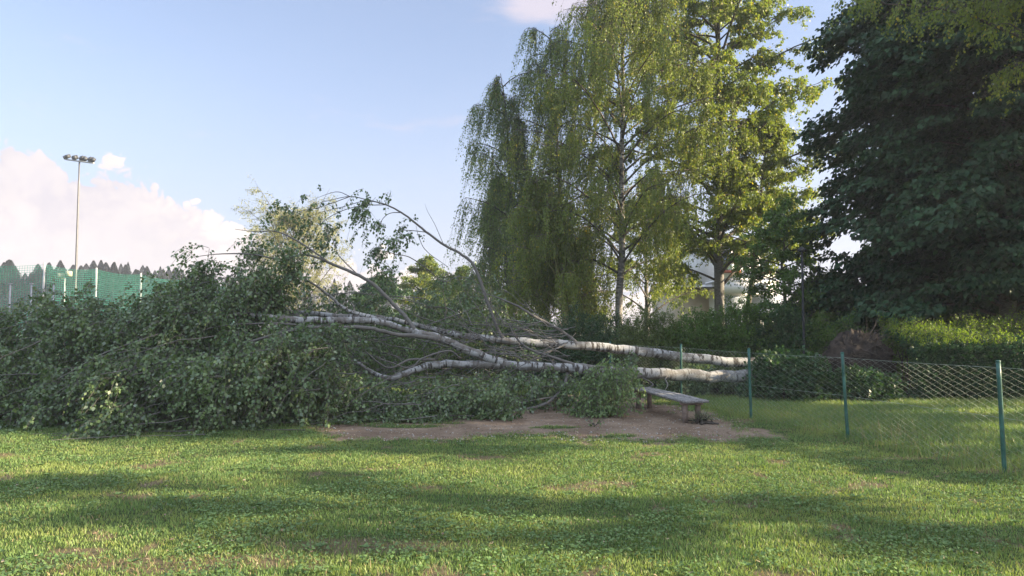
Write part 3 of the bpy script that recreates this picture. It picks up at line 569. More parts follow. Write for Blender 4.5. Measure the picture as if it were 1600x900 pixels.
# clipped hedge on the right: shaggy sunlit top; flat face, its shade put into darker leaves
def hedge():
    rng = np.random.default_rng(80); root = thing('clipped_hedge', (12.5, 16.7, 0), 'long clipped hedge with bright green top below the big dark tree', 'hedge')
    x0, x1 = 8.9, 17.5; n = 9000
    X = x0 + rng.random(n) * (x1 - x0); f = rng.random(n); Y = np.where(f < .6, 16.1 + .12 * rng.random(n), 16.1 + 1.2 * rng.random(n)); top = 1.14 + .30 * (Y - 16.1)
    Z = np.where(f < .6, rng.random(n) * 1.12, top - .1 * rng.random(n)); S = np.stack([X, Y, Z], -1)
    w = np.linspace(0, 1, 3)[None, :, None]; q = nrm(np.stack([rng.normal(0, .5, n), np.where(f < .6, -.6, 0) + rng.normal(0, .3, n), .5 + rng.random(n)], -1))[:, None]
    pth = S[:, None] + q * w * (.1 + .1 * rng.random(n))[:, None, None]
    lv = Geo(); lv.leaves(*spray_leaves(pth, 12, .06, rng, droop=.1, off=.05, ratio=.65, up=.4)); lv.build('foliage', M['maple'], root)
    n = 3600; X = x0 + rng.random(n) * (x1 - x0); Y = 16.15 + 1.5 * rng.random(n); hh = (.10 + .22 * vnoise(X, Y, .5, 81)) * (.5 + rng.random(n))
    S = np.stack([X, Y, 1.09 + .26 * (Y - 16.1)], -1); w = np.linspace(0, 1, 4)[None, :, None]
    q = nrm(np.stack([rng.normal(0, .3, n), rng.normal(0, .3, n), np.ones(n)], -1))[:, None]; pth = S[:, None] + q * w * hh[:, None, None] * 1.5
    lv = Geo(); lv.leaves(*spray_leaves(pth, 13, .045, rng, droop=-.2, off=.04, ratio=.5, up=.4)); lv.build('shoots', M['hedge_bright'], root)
    wd = Geo(); wd.tubes(pth, np.linspace(.004, .002, 4), 3, False)
    m = 60; X = x0 + (np.arange(m) + rng.random(m)) * (x1 - x0) / m; e = np.stack([X + rng.normal(0, .2, m), 16.7 + rng.normal(0, .2, m), np.full(m, 1.1)], -1); b = np.stack([X, np.full(m, 16.75), np.zeros(m)], -1)
    wd.tubes(b[:, None] * (1 - w) + e[:, None] * w, np.linspace(.022, .008, 4), 4, False); wd.build('stem', M['darkbark'], root, False, 'bark')
hedge()
print('shrubs done')

# ------------------------------------------------------------------ the fallen birch
fb = thing('fallen_birch', P(1330, 600, 17), 'uprooted twin trunk birch lying across the fence with its crown spread to the left', 'fallen tree')
def px_path(pts, K): return smooth_path([P(*p) for p in pts], K)
def limb(name, pts, r, K=24, n=8, parent=fb, wob=.05, m='birchbark'):
    p = px_path(pts, K); r = np.array(r) * (.86 if name == 'trunk' else .92); rr = np.interp(np.linspace(0, 1, K), np.linspace(0, 1, len(r)), r)
    p[1:-1] += RNG.normal(0, .12, (K - 2, 3)) * rr[1:-1, None]
    g = Geo(); g.tubes(p, rr, n, True, wob); o = g.build(name, M[m], parent, True, 'bark'); return o, p
trunkA, pA = limb('trunk', [(1322, 574, 17.2), (1250, 583, 16.9), (1165, 587, 16.5), (1080, 586, 16.0), (1000, 583, 15.6), (930, 578, 15.2), (870, 574, 15.0), (800, 571, 14.8), (740, 569, 14.6), (690, 569, 14.4), (650, 577, 14.2), (612, 591, 14.0), (586, 584, 14.05), (558, 566, 14.2)],
    [.175, .165, .158, .15, .14, .125, .115, .10, .09, .085, .078, .062, .05, .035], 60, 14)
trunkB, pB = limb('trunk', [(1322, 560, 17.4), (1250, 564, 17.3), (1165, 566, 17.1), (1090, 560, 16.9), (1000, 549, 16.6), (940, 543, 16.5), (880, 538, 16.3), (820, 534, 16.1), (760, 529, 16.0), (700, 520, 15.9), (640, 505, 15.8), (590, 495, 15.8), (530, 492, 15.7)],
    [.15, .145, .138, .13, .125, .12, .11, .10, .085, .07, .055, .045, .035], 56, 12)
LIMBS = [
    ([(790, 570, 14.78), (777, 564, 14.7), (730, 547, 14.5), (693, 531, 14.4), (659, 522, 14.3), (634, 515, 14.3), (609, 506, 14.3), (584, 497, 14.3), (540, 483, 14.2), (513, 460, 14.1), (473, 433, 14.0), (457, 417, 14.0)], [.095, .09, .09, .085, .08, .075, .07, .05, .035, .028, .018, .008]),
    ([(612, 507, 14.3), (571, 500, 14.1), (527, 501, 13.9), (481, 500, 13.7), (434, 498, 13.5), (415, 494, 13.4), (374, 491, 13.3), (330, 494, 13.2)], [.06, .07, .075, .075, .07, .05, .045, .03]),
    ([(693, 532, 14.4), (652, 525, 14.1), (621, 523, 13.9), (596, 517, 13.7), (571, 512, 13.6), (527, 512, 13.4), (481, 512, 13.2), (459, 516, 13.1), (421, 525, 12.9), (377, 539, 12.6), (349, 553, 12.4)], [.045, .045, .042, .04, .04, .036, .032, .03, .028, .02, .01]),
    ([(500, 512, 13.3), (471, 508, 13.2), (415, 505, 13.0), (349, 509, 12.8), (300, 520, 12.6)], [.022, .02, .018, .014, .006]),
    ([(652, 522, 14.3), (640, 503, 14.3), (621, 481, 14.3), (606, 466, 14.3), (587, 447, 14.3), (560, 430, 14.2), (520, 413, 14.1), (497, 403, 14.0), (473, 398, 13.9), (440, 405, 13.8), (390, 397, 13.7), (340, 397, 13.6), (300, 402, 13.5)], [.05, .045, .042, .04, .04, .036, .03, .026, .022, .02, .016, .01, .005]),
    ([(510, 408, 14.05), (497, 398, 14.0), (467, 378, 14.0), (433, 362, 14.0), (400, 362, 13.9), (367, 358, 13.9)], [.022, .02, .018, .014, .010, .004]),
    ([(790, 532, 16.05), (780, 520, 16.0), (770, 493, 16.0), (757, 460, 16.0), (750, 437, 16.0), (737, 410, 16.0), (717, 395, 16.0), (693, 382, 15.9), (667, 363, 15.8), (647, 347, 15.7), (627, 332, 15.6), (603, 320, 15.5), (573, 312, 15.4), (547, 307, 15.3), (520, 312, 15.2), (490, 320, 15.1)], [.050, .045, .042, .040, .038, .036, .033, .030, .027, .024, .021, .018, .013, .010, .007, .004]),
    ([(905, 540, 16.4), (895, 530, 16.4), (870, 513, 16.3), (840, 497, 16.2), (812, 480, 16.1), (790, 470, 16.0), (775, 464, 16.0), (745, 455, 15.9)], [.045, .042, .038, .034, .028, .022, .014, .006]),
    ([(905, 572, 15.1), (870, 560, 15.0), (830, 547, 14.9), (815, 537, 14.9), (802, 522, 14.9), (793, 505, 14.9), (770, 495, 14.9)], [.035, .032, .028, .024, .018, .012, .006]),
    ([(888, 582, 15.1), (882, 600, 14.8), (870, 617, 14.4), (850, 632, 14.0), (820, 640, 13.8), (796, 643, 13.7)], [.04, .038, .036, .034, .026, .015]),
    ([(870, 620, 14.3), (830, 626, 14.0), (805, 632, 13.9), (780, 640, 13.6)], [.018, .015, .012, .006]),
    ([(775, 652, 13.0), (757, 645, 13.2), (740, 652, 13.0), (700, 654, 12.9), (672, 653, 12.9)], [.006, .014, .010, .008, .004]),
    ([(547, 307, 15.3), (530, 300, 15.2), (512, 303, 15.1), (480, 316, 15.0)], [.010, .008, .006, .003]),
    ([(573, 312, 15.4), (540, 322, 15.2), (500, 332, 15.0), (462, 345, 14.9)], [.010, .008, .006, .003]),
    ([(547, 307, 15.3), (505, 322, 15.0), (470, 330, 14.9), (440, 334, 14.9)], [.010, .008, .006, .003]),
    ([(560, 430, 14.2), (530, 400, 14.3), (520, 375, 14.6), (505, 350, 14.8)], [.014, .011, .008, .004]),
    ([(693, 382, 15.9), (680, 352, 15.8), (668, 330, 15.8), (664, 318, 15.8)], [.008, .006, .004, .002]),
    ([(606, 466, 14.3), (640, 470, 14.6), (668, 478, 14.8), (690, 492, 15.0)], [.014, .011, .008, .004]),
    ([(1045, 586, 15.8), (1040, 592, 15.5), (1043, 602, 15.1), (1037, 613, 14.8)], [.02, .018, .014, .009]),
    ([(1000, 588, 15.6), (1020, 600, 15.3), (1010, 606, 15.2), (985, 610, 15.0)], [.02, .016, .012, .006]),
    ([(720, 560, 14.4), (700, 548, 14.2), (660, 560, 14.0), (640, 575, 13.9), (610, 566, 13.8), (590, 560, 13.7)], [.02, .02, .02, .018, .012, .006]),
    ([(680, 562, 14.3), (640, 562, 14.1), (615, 574, 13.9), (596, 570, 13.8), (570, 548, 13.7)], [.03, .026, .022, .018, .01]),
    ([(247, 522, 12.3), (167, 550, 12.1), (117, 577, 11.9), (67, 607, 11.8)], [.014, .014, .012, .006]),
    ([(270, 595, 11.6), (240, 612, 11.5), (225, 625, 11.5)], [.012, .01, .006]),
    ([(447, 516, 12.9), (443, 533, 12.6), (433, 553, 12.3), (400, 577, 12.0), (373, 593, 11.9)], [.02, .018, .014, .012, .006]),
    ([(700, 417, 15.9), (667, 393, 15.7), (655, 372, 15.7), (650, 352, 15.7)], [.006, .008, .008, .004]),
    ([(742, 437, 16.0), (715, 432, 15.9), (693, 440, 15.8), (667, 420, 15.6), (640, 402, 15.5), (617, 397, 15.4), (603, 392, 15.4)], [.006, .010, .012, .014, .012, .010, .006]),
    ([(478, 500, 13.8), (450, 485, 13.9), (420, 466, 14.0), (395, 452, 14.0)], [.034, .03, .024, .014]),
    ([(560, 497, 14.2), (480, 490, 14.6), (400, 488, 14.6), (370, 492, 14.6)], [.06, .055, .05, .045]),
    ([(720, 497, 16.0), (700, 482, 16.0), (672, 480, 16.0), (655, 484, 16.0)], [.02, .018, .014, .006]),
    ([(840, 555, 15.0), (880, 540, 15.4), (900, 520, 15.6)], [.01, .012, .005]),
    ([(665, 466, 15.5), (600, 462, 15.3), (540, 458, 15.0), (455, 470, 14.6)], [.012, .012, .01, .005]),
    ([(627, 332, 15.6), (610, 333, 15.5), (598, 342, 15.5), (590, 360, 15.5)], [.012, .010, .008, .004]),
    ([(603, 320, 15.5), (560, 322, 15.3), (520, 336, 15.1), (495, 355, 15.0)], [.012, .010, .008, .004]),
    ([(667, 363, 15.8), (640, 360, 15.7), (618, 360, 15.6)], [.012, .010, .004]),
]
for pts, r in LIMBS: limb('limb', pts, r, max(10, len(pts) * 4), 7 if max(r) > .04 else 5, m='birchbark' if max(r) > .058 else 'limbbark')
# crown of leaves: twigs seeded in clumps (px, py, depth, rx px, rz px, ry m, twigs)
CL = [(-170, 580, 14.2, 120, 95, 1.6, 420), (-20, 570, 14.0, 110, 88, 1.5, 620), (90, 548, 13.6, 95, 82, 1.4, 640), (20, 630, 12.5, 90, 40, .7, 330), (120, 628, 12.3, 70, 42, .7, 330), (190, 535, 13.4, 80, 62, 1.2, 520), (230, 605, 11.9, 70, 62, .8, 520), (215, 655, 11.3, 55, 22, .4, 200),
      (280, 520, 13.2, 70, 58, 1.1, 520), (345, 484, 13.4, 65, 50, 1.0, 420), (410, 450, 13.8, 55, 30, .8, 300), (330, 600, 11.9, 75, 68, .8, 560), (300, 455, 13.8, 50, 18, .7, 120), (430, 590, 12.2, 70, 76, .9, 620), (490, 592, 12.6, 60, 62, .7, 480), (548, 620, 12.8, 52, 36, .6, 330),
      (630, 634, 13.1, 60, 22, .5, 280), (700, 632, 13.2, 52, 24, .5, 260), (765, 624, 13.4, 45, 28, .5, 230), (825, 606, 14.5, 45, 30, .5, 170), (880, 606, 14.9, 36, 26, .4, 120), (350, 415, 13.8, 60, 9, .4, 80), (240, 470, 13.9, 60, 20, .7, 130), (150, 480, 13.8, 70, 22, .7, 170), (40, 490, 14.0, 70, 20, .7, 150),
      (500, 358, 15.0, 38, 24, .35, 60), (450, 333, 15.0, 36, 12, .3, 22), (520, 316, 15.2, 55, 10, .3, 26), (582, 322, 15.4, 24, 14, .3, 30), (584, 350, 15.5, 14, 18, .25, 22), (600, 385, 15.4, 24, 22, .3, 52), (633, 368, 15.6, 18, 12, .2, 14), (612, 438, 15.3, 25, 22, .3, 55), (605, 305, 15.5, 10, 10, .1, 4), (640, 350, 15.7, 14, 8, .1, 6),
      (440, 395, 13.9, 50, 20, .4, 60), (430, 425, 13.9, 40, 20, .5, 80), (480, 470, 15.2, 70, 26, .8, 110), (560, 475, 15.6, 70, 26, .8, 110), (640, 490, 16.2, 70, 34, .8, 150), (700, 470, 16.6, 50, 50, .8, 150), (730, 520, 16.4, 60, 24, .6, 130), (760, 470, 16.6, 40, 44, .5, 110), (640, 548, 15.4, 80, 20, .5, 60), (560, 538, 14.8, 60, 14, .4, 35), (800, 550, 15.9, 40, 20, .4, 50), (820, 500, 16.5, 40, 24, .4, 50),
      (700, 590, 15.6, 70, 22, .4, 90), (500, 530, 13.2, 60, 16, .4, 70), (455, 545, 12.8, 40, 26, .4, 90), (910, 560, 15.6, 16, 12, .2, 12), (620, 600, 15.2, 50, 20, .4, 80), (380, 540, 13.0, 50, 30, .6, 110), (985, 560, 15.3, 20, 12, .2, 30)]
def clump_twigs(c, rng, ln=(.3, .7)):
    px, py, Y, rx, rz, ry, n = c; o = P(px, py, Y); k = Y / F
    n = int(n * .80); m = max(2, n // 14); d = nrm(rng.normal(size=(m, 3))); r = rng.random(m) ** .4
    ctr = o + d * r[:, None] * np.array([rx * k, ry, rz * k]); w_ = rng.integers(0, m, n); d = nrm(d[w_] * .6 + rng.normal(0, .6, (n, 3)))
    p = ctr[w_] + rng.normal(0, 1, (n, 3)) * min(.15, rx * k * .28); q = nrm(rng.normal(0, .45, (n, 3)) + d * .45 + np.array([-.5, -.15, -.15]))
    l = (ln[0] + (ln[1] - ln[0]) * rng.random(n))[:, None, None]; w = np.linspace(0, 1, 5)[None, :, None]
    t = p[:, None] + q[:, None] * l * w * .8 - np.array([0, 0, 1.]) * l * .75 * w ** 2
    t[..., 2] = np.maximum(t[..., 2], .03 + rng.random((n, 1)) * .07); return t
rng = np.random.default_rng(90)
big = np.concatenate([clump_twigs(c, rng) for c in CL if c[2] < 14.7]); thin = np.concatenate([clump_twigs(c, rng, (.2, .5)) for c in CL if c[2] >= 14.7])
g = Geo(); g.leaves(*spray_leaves(big, 18, .066, rng, True, .5, .06, .5, .8)); g.build('crown', M['fallen'], fb)
g = Geo(); g.leaves(*spray_leaves(thin, 11, .066, rng, True, .6, .05, .4, .8)); g.build('crown', M['fallen'], fb)
g = Geo(); g.tubes(np.concatenate([big, thin]), np.linspace(.0055, .002, 5), 3, False)
# longer bare twigs running through the crown
n = 190; q = np.array([P(*c[:3]) for c in CL if c[1] > 500 and c[2] < 14])[RNG.integers(0, 12, n)] + RNG.normal(0, .35, (n, 3)); w = np.linspace(0, 1, 7)[None, :, None]
dr = nrm(np.stack([-1 + RNG.normal(0, .3, n), -.25 + RNG.normal(0, .4, n), RNG.normal(-.05, .16, n)], -1))[:, None]; l = (.7 + 1.4 * RNG.random(n))[:, None, None]
t = q[:, None] + dr * l * (w - .5) + RNG.normal(0, .025, (n, 7, 3)) - np.array([0, 0, .25]) * l * w ** 2; t[..., 2] = np.maximum(t[..., 2], .05)
g.tubes(t, np.linspace(.009, .003, 7), 4, False)
n = 300; q = np.stack([P(x, y, Y) for x, y, Y in zip(RNG.uniform(440, 900, n), RNG.uniform(500, 610, n), RNG.uniform(14.4, 16.4, n))]); l = (.5 + 1.1 * RNG.random(n))[:, None, None]
dr = nrm(np.stack([-1 + RNG.normal(0, .6, n), RNG.normal(0, .4, n), RNG.normal(.1, .5, n)], -1))[:, None]; t = q[:, None] + dr * l * w + np.cumsum(RNG.normal(0, .02, (n, 7, 3)), 1); t[..., 2] = np.maximum(t[..., 2], .05)
g.tubes(t, np.linspace(.011, .003, 7), 4, False)
g.build('twigs', M['limbbark'], fb, False, 'bark')
# the light green bunch of leaves by the bench
lb = [(955, 596, 13.8, 36, 30, .36, 200), (925, 612, 13.6, 20, 16, .2, 60), (935, 622, 13.7, 28, 22, .3, 120), (975, 590, 14.3, 25, 18, .3, 80), (945, 640, 13.5, 12, 10, .15, 30)]
t = np.concatenate([clump_twigs(c, rng, (.25, .6)) for c in lb]); g = Geo(); g.leaves(*spray_leaves(t, 15, .055, rng, True, .7, .05, .4, .75))
o = g.build('leafy_branch', M['bunch'], fb); o['label'] = 'bright green bunch of leaves hanging beside the bench'
g = Geo(); g.tubes(t, np.linspace(.005, .002, 5), 3, False); g.build('twigs', M['birchbark'], o, False, 'bark')
# root plate
def root_plate():
    rng = np.random.default_rng(95); c = P(1338, 566, 17.1); nu, nv = 56, 34
    u = np.linspace(0, 2 * math.pi, nu, endpoint=False)[None, :]; v = np.linspace(0, math.pi, nv)[:, None]
    x = np.sin(v) * np.cos(u); y = np.sin(v) * np.sin(u); z = np.cos(v) + 0 * u
    rr = 1 + .35 * (vnoise(x * 2 + 9, z * 2 + y * 1.7, .5, 96) - .5) + .26 * (vnoise(x * 7, z * 7 + y * 5, .6, 97) - .5) + .12 * (vnoise(x * 18, z * 18 + y * 11, .6, 98) - .5)
    V = np.stack([c[0] + x * rr * .80, c[1] + y * rr * .45, np.maximum(c[2] - .08 + z * rr * .72, -.05)], -1)
    i = (np.arange(nv - 1)[:, None] * nu + np.arange(nu)[None]); j = (np.arange(nv - 1)[:, None] * nu + (np.arange(nu)[None] + 1) % nu)
    g = Geo(); g.add(V, np.stack([i, i + nu, j + nu, j], -1).reshape(-1, 4)); rp = g.build('root_plate', M['soil'], fb, True)
    g = Geo(); n = 70; d = nrm(rng.normal(size=(n, 3)) + np.array([.5, -.3, .2])); s = c + d * np.array([.62, .4, .6]); w = np.linspace(0, 1, 7)[None, :, None]
    q = nrm(d + rng.normal(0, .5, (n, 3)) + np.array([.2, 0, 0]))[:, None]; l = (.15 + .5 * rng.random(n))[:, None, None]
    t = s[:, None] + q * l * w + np.cumsum(rng.normal(0, .02, (n, 7, 3)), 1); t[..., 2] = np.maximum(t[..., 2], .03)
    g.tubes(t, np.linspace(.014, .003, 7) , 4, False)
    n = 500; d = nrm(rng.normal(size=(n, 3))); s = c + d * np.array([.76, .48, .70]); q = nrm(d * .6 + rng.normal(0, .6, (n, 3)))[:, None]; l = (.06 + .16 * rng.random(n))[:, None, None]; w = np.linspace(0, 1, 4)[None, :, None]
    t = s[:, None] + q * l * w; t[..., 2] = np.maximum(t[..., 2], .02); g.tubes(t, np.linspace(.004, .0015, 4), 3, False); g.build('root', M['root'], rp)
root_plate()
# a torn twig lying on the bare soil
tw = thing('torn_twig', P(930, 668, 12.0), 'small torn leafy twig lying alone on the bare soil in front of the bench', 'twig')
c0 = G(930, 667); n = 12; th = RNG.random(n) * 6.28; w = np.linspace(0, 1, 5)[None, :, None]
t = np.array([c0[0], c0[1], .02]) + np.stack([np.cos(th) * .24, np.sin(th) * .16, .06 + .16 * RNG.random(n)], -1)[:, None] * w * np.array([1, 1, 1.])
g = Geo(); g.tubes(t, np.linspace(.004, .002, 5), 3, False); g.build('stem', M['birchbark'], tw, False, 'bark')
g = Geo(); g.leaves(*spray_leaves(t, 5, .045, rng, True, .3, .04, .5, .7)); g.build('leaves', M['fallen'], tw)
print('fallen done')

# ------------------------------------------------------------------ bench
def bench():
    a = np.array([(1088 - 800) / F * 12.45, 12.45]); b = np.array([(998 - 800) / F * 15.2, 15.2]); d = b - a; Ln = np.linalg.norm(d); d /= Ln; s = np.array([d[1], -d[0]])
    # s points right/away side; local axes
    root = thing('park_bench', (*((a + b) / 2), 0), 'weathered grey plank bench without a back, standing on the bare soil by the fence', 'bench')
    ax = np.array([[s[0], s[1], 0], [d[0], d[1], 0], [0, 0, 1]])
    ctr = (a + b) / 2; top = .385
    for i, off in enumerate((-.142, 0, .142)):
        g = Geo(); L_ = Ln * (1, .985, 1.0)[i]; nn = 12; hw, hh = .0675, .021
        yy = np.linspace(-L_ / 2, L_ / 2, nn); prof_ = [(-hw, -hh), (-hw, hh - .006), (-hw + .006, hh), (hw - .006, hh), (hw, hh - .006), (hw, -hh)]
        V = []
        for k_, y_ in enumerate(yy):
            for (px, pz) in prof_:
                l = np.array([px + off, y_, pz + .006 * math.sin(y_ * 2 + i) + .003 * (i - 1)]); V.append(l @ ax + np.array([ctr[0], ctr[1], top - .021]))
        m = len(prof_); Fq = [[k_ * m + j, k_ * m + (j + 1) % m, (k_ + 1) * m + (j + 1) % m, (k_ + 1) * m + j] for k_ in range(nn - 1) for j in range(m)]
        e = (nn - 1) * m; Fq += [[0, 5, 4, 1], [1, 4, 3, 2], [e, e + 1, e + 4, e + 5], [e + 1, e + 2, e + 3, e + 4]]
        g.add(np.array(V), Fq); g.build('seat_plank', M['plank'], root)
    for t in (.09, .91):
        c = a + d * Ln * t
        g = Geo(); g.box((c[0], c[1], top - .042 - .031), (.40, .075, .058), ax=ax); g.build('crossbar', M['leg'], root)
        for q in (-.12, .12):
            p = c + s * q; g = Geo(); g.box((p[0], p[1], (top - .102) / 2 - .03), (.075, .075, top - .102 + .06), ax=ax); g.build('leg', M['leg'], root)
bench()
# a little dry weed at the bench foot
shrub('bench_weed', (3.30, 12.55), (.16, .12, .12), 'scrubby dark weed tuft growing at the near bench legs', 97, 'fallen', 60, 8, .025, .3, 1.0, (.08, .16), None, 'weed')

# ------------------------------------------------------------------ chain-link fence
def fence():
    posts = [(3.72, 16.0), (4.2, 12.8), (4.97, 10.8), (5.52, 8.2), (6.15, 5.6)]
    leanv = [(.01, 0), (-.02, 0), (-.05, .01), (-.03, 0), (0, 0)]; H = 1.25
    posts = [(2.6, 19.2)] + posts; leanv = [(0, 0)] + leanv
    root = thing('wire_fence', (posts[0][0], posts[0][1], 0), 'green chain link fence on round posts running towards the right foreground', 'fence')
    for (x, y), (lx, ly) in zip(posts, leanv):
        g = Geo(); z0 = -.05; K = 8; t = np.linspace(0, 1, K)[:, None]; p = np.array([x, y, z0]) + np.array([lx, ly, H + .05]) * t
        g.tubes(p, np.full(K, .024), 14); g.tubes(np.array([[x + lx, y + ly, H - .001], [x + lx, y + ly, H + .012], [x + lx, y + ly, H + .02]]), [.0265, .0265, .012], 14)
        po = g.build('post', M['post'], root, True)
    for k in range(len(posts) - 1):
        a = np.array([*posts[k], 0.]); b = np.array([*posts[k + 1], 0.]); la = np.array([*leanv[k], 0.]); lb_ = np.array([*leanv[k + 1], 0.])
        Ln = np.linalg.norm(b - a); m = max(8, int(Ln / .082)); hz = 32; zz = np.linspace(.04, H - .07, hz * 1 + 1)
        d = (b - a) / Ln; nrm_ = np.array([-d[1], d[0], 0])
        i = np.arange(m); lines = []
        sag = lambda s: -.010 * np.sin(math.pi * s)
        # zigzag wires
        U = (i[:, None] + .5 + .5 * np.where((np.arange(len(zz))[None] + i[:, None]) % 2 == 0, 1, -1)) / m
        U = np.clip(U, 0, 1); Zt = zz[None] / (H - .07)
        warp = (.012 * np.sin(U * 7 + Zt * 3 + k) + .008 * np.sin(Zt * 9 + U * 4)) * np.sin(math.pi * U)
        pos = a + (b - a) * U[..., None] + (la * (1 - U[..., None]) + lb_ * U[..., None]) * Zt[..., None] + nrm_ * (warp[..., None] + np.where(np.arange(len(zz)) % 2 == 0, .003, -.003)[None, :, None] + .026)
        pos[..., 2] = zz[None] + sag(U) * Zt
        g = Geo(); g.tubes(pos, .0017, 3, False); g.build('chain_link_mesh', M['wire'], root)
        g = Geo(); s = np.linspace(0, 1, 12)
        for zc in (H - .065, .62):
            p = a + (b - a) * s[:, None] + (la * (1 - s[:, None]) + lb_ * s[:, None]) * (zc / H) + nrm_ * .027; p[:, 2] = zc + sag(s) * (zc / H); g.tubes(p, np.full(12, .0019), 4, False)
        g.build('tension_wire', M['wire'], root)
fence()

# ------------------------------------------------------------------ lamp post by the dark tree
lp = thing('lamp_post', (*gp(1255, 19.2), 0), 'thin dark lamp post standing between the shrubs and the big dark tree', 'lamp post')
x, y = gp(1255, 19.2)
g = Geo(); g.tubes(np.array([[x, y, 0], [x, y, 1.2], [x, y, 2.5], [x, y, 3.62]]), [.036, .034, .032, .03], 10); g.build('pole', M['darkmetal'], lp, True)
g = Geo(); g.tubes(np.array([[x, y, 3.62], [x, y, 3.66], [x, y, 3.70], [x, y, 3.76]]), [.04, .12, .11, .03], 14); g.build('lamp_head', M['darkmetal'], lp, True)

# ------------------------------------------------------------------ floodlight mast
def mast():
    Y = 62; b = P(116, 450, Y); x = b[0] + .1; top = P(122, 252, Y)[2]
    root = thing('floodlight_mast', (x, Y, 0), 'tall thin floodlight mast with a crossbar of four lamps at far left', 'floodlight mast')
    g = Geo(); z = np.linspace(0, top, 8); g.tubes(np.stack([x + 0 * z, Y + 0 * z, z], -1), np.linspace(.115, .065, 8), 10); g.build('pole', M['steel'], root, True)
    dirv = nrm(np.array([1.0, -.45, -.2])); c = np.array([x, Y, top]); ax = np.array([dirv, nrm(np.cross([0, 0, 1.], dirv)), [0, 0, 1]])
    g = Geo(); g.box(c, (3.7, .14, .12), ax=ax); g.build('crossbar', M['palepost'], root)
    for i, t in enumerate((-1.75, -.7, .55, 1.65)):
        p = c + dirv * t + np.array([0, 0, .24]); yaw = [2.4, 2.2, -.6, -.7][i]; tilt = -.45
        e1 = np.array([math.cos(yaw), math.sin(yaw), 0]); e2 = np.array([-math.sin(yaw) * math.cos(tilt), math.cos(yaw) * math.cos(tilt), math.sin(tilt)]); e3 = np.cross(e1, e2)
        g = Geo(); g.box(p, (.80, .30, .30), ax=np.array([e1, e2, e3])); g.box(p - e2 * .22, (.5, .12, .28), ax=np.array([e1, e2, e3])); f = g.build('floodlight', M['lamp'], root)
        g = Geo(); g.tubes(np.array([c + dirv * t, p]), [.03, .03], 5); g.tubes(np.array([c + dirv * (t + .15), p + e1 * .3]), [.02, .02], 4); g.build('bracket', M['steel'], f)
mast()

# ------------------------------------------------------------------ ball net with posts
def net(name, pts, H, label, zs=.13):
    root = thing(name, (pts[0][0], pts[0][1], 0), label, 'net fence', 'green ball nets of the sports field')
    for i in range(len(pts)):
        x, y = pts[i]; g = Geo(); g.tubes(np.array([[x, y, 0], [x, y, H / 2], [x, y, H + .12]]), [.07, .065, .06], 8); g.build('post', M['palepost'], root, True)
    for k in range(len(pts) - 1):
        a = np.array(pts[k]); b = np.array(pts[k + 1]); Ln = np.linalg.norm(b - a); m = int(Ln / zs); g = Geo()
        sg = lambda s: -.14 * np.sin(math.pi * s)
        s = np.linspace(.01, .99, m); zt = np.linspace(0, 1, 6)
        bow = nrm(np.array([-(b - a)[1], (b - a)[0]]))
        P_ = np.zeros((m, 6, 3)); P_[..., :2] = (a + (b - a) * s[:, None])[:, None] + bow * (.15 * np.sin(zt * 3.1)[None, :, None]) ; P_[..., 2] = .2 + (H - .2 + sg(s))[:, None] * zt
        g.tubes(P_, .009, 3, False); hzn = int(H / zs); s2 = np.linspace(.01, .99, 12); zt = np.linspace(0, 1, hzn)
        Q = np.zeros((hzn, 12, 3)); Q[..., :2] = (a + (b - a) * s2[:, None])[None] + bow * (.15 * np.sin(zt * 3.1)[:, None, None]); Q[..., 2] = .2 + zt[:, None] * (H - .2 + sg(s2))[None]
        g.tubes(Q, .009, 3, False); g.build('netting', M['net'], root)
net('ball_net', [(-24.6, 67), (-24.8, 60.5), (-25.0, 54.5), (-25.2, 49), (-25.7, 44.6), (-26.6, 41), (-31.5, 40.0), (-36.5, 39.5)], 5.15, 'tall green ball net on pale posts at the far left edge')
net('ball_net', [gp(500, 66), gp(534, 66), gp(575, 66)], 2.9, 'small bright green net panel seen through the branches', .13)
for i, px in enumerate((15, 48, 83)):
    x, y = gp(px, 36); p_ = thing('field_post', (x, y, 0), ('short white post in front of the green net, leftmost of three', 'middle one of three short white posts in front of the green net', 'short white post in front of the green net nearest the mast')[i], 'post', 'short white posts in front of the net')
    g = Geo(); g.tubes(np.array([[x, y, 0], [x, y, 1.9], [x, y, 3.75]]), [.035, .035, .035], 8); g.build('pole', M['palepost'], p_, True)
    g = Geo(); g.box((x, y, 3.78), (.13, .13, .05)); g.build('cap', M['palepost'], p_)
x, y = gp(100, 47); fl = thing('field_lamp', (x, y, 0), 'small pale pair of lamps on a thin pole behind the green net', 'lamp')
g = Geo(); g.tubes(np.array([[x, y, 0], [x, y, 2], [x, y, 4.9]]), [.05, .045, .04], 8); g.build('pole', M['palepost'], fl, True)
for s in (-.25, .25):
    g = Geo(); g.box((x + s, y, 5.0 + s * .3), (.36, .25, .34), rz=.4); g.build('lamp_head', M['beige'], fl)

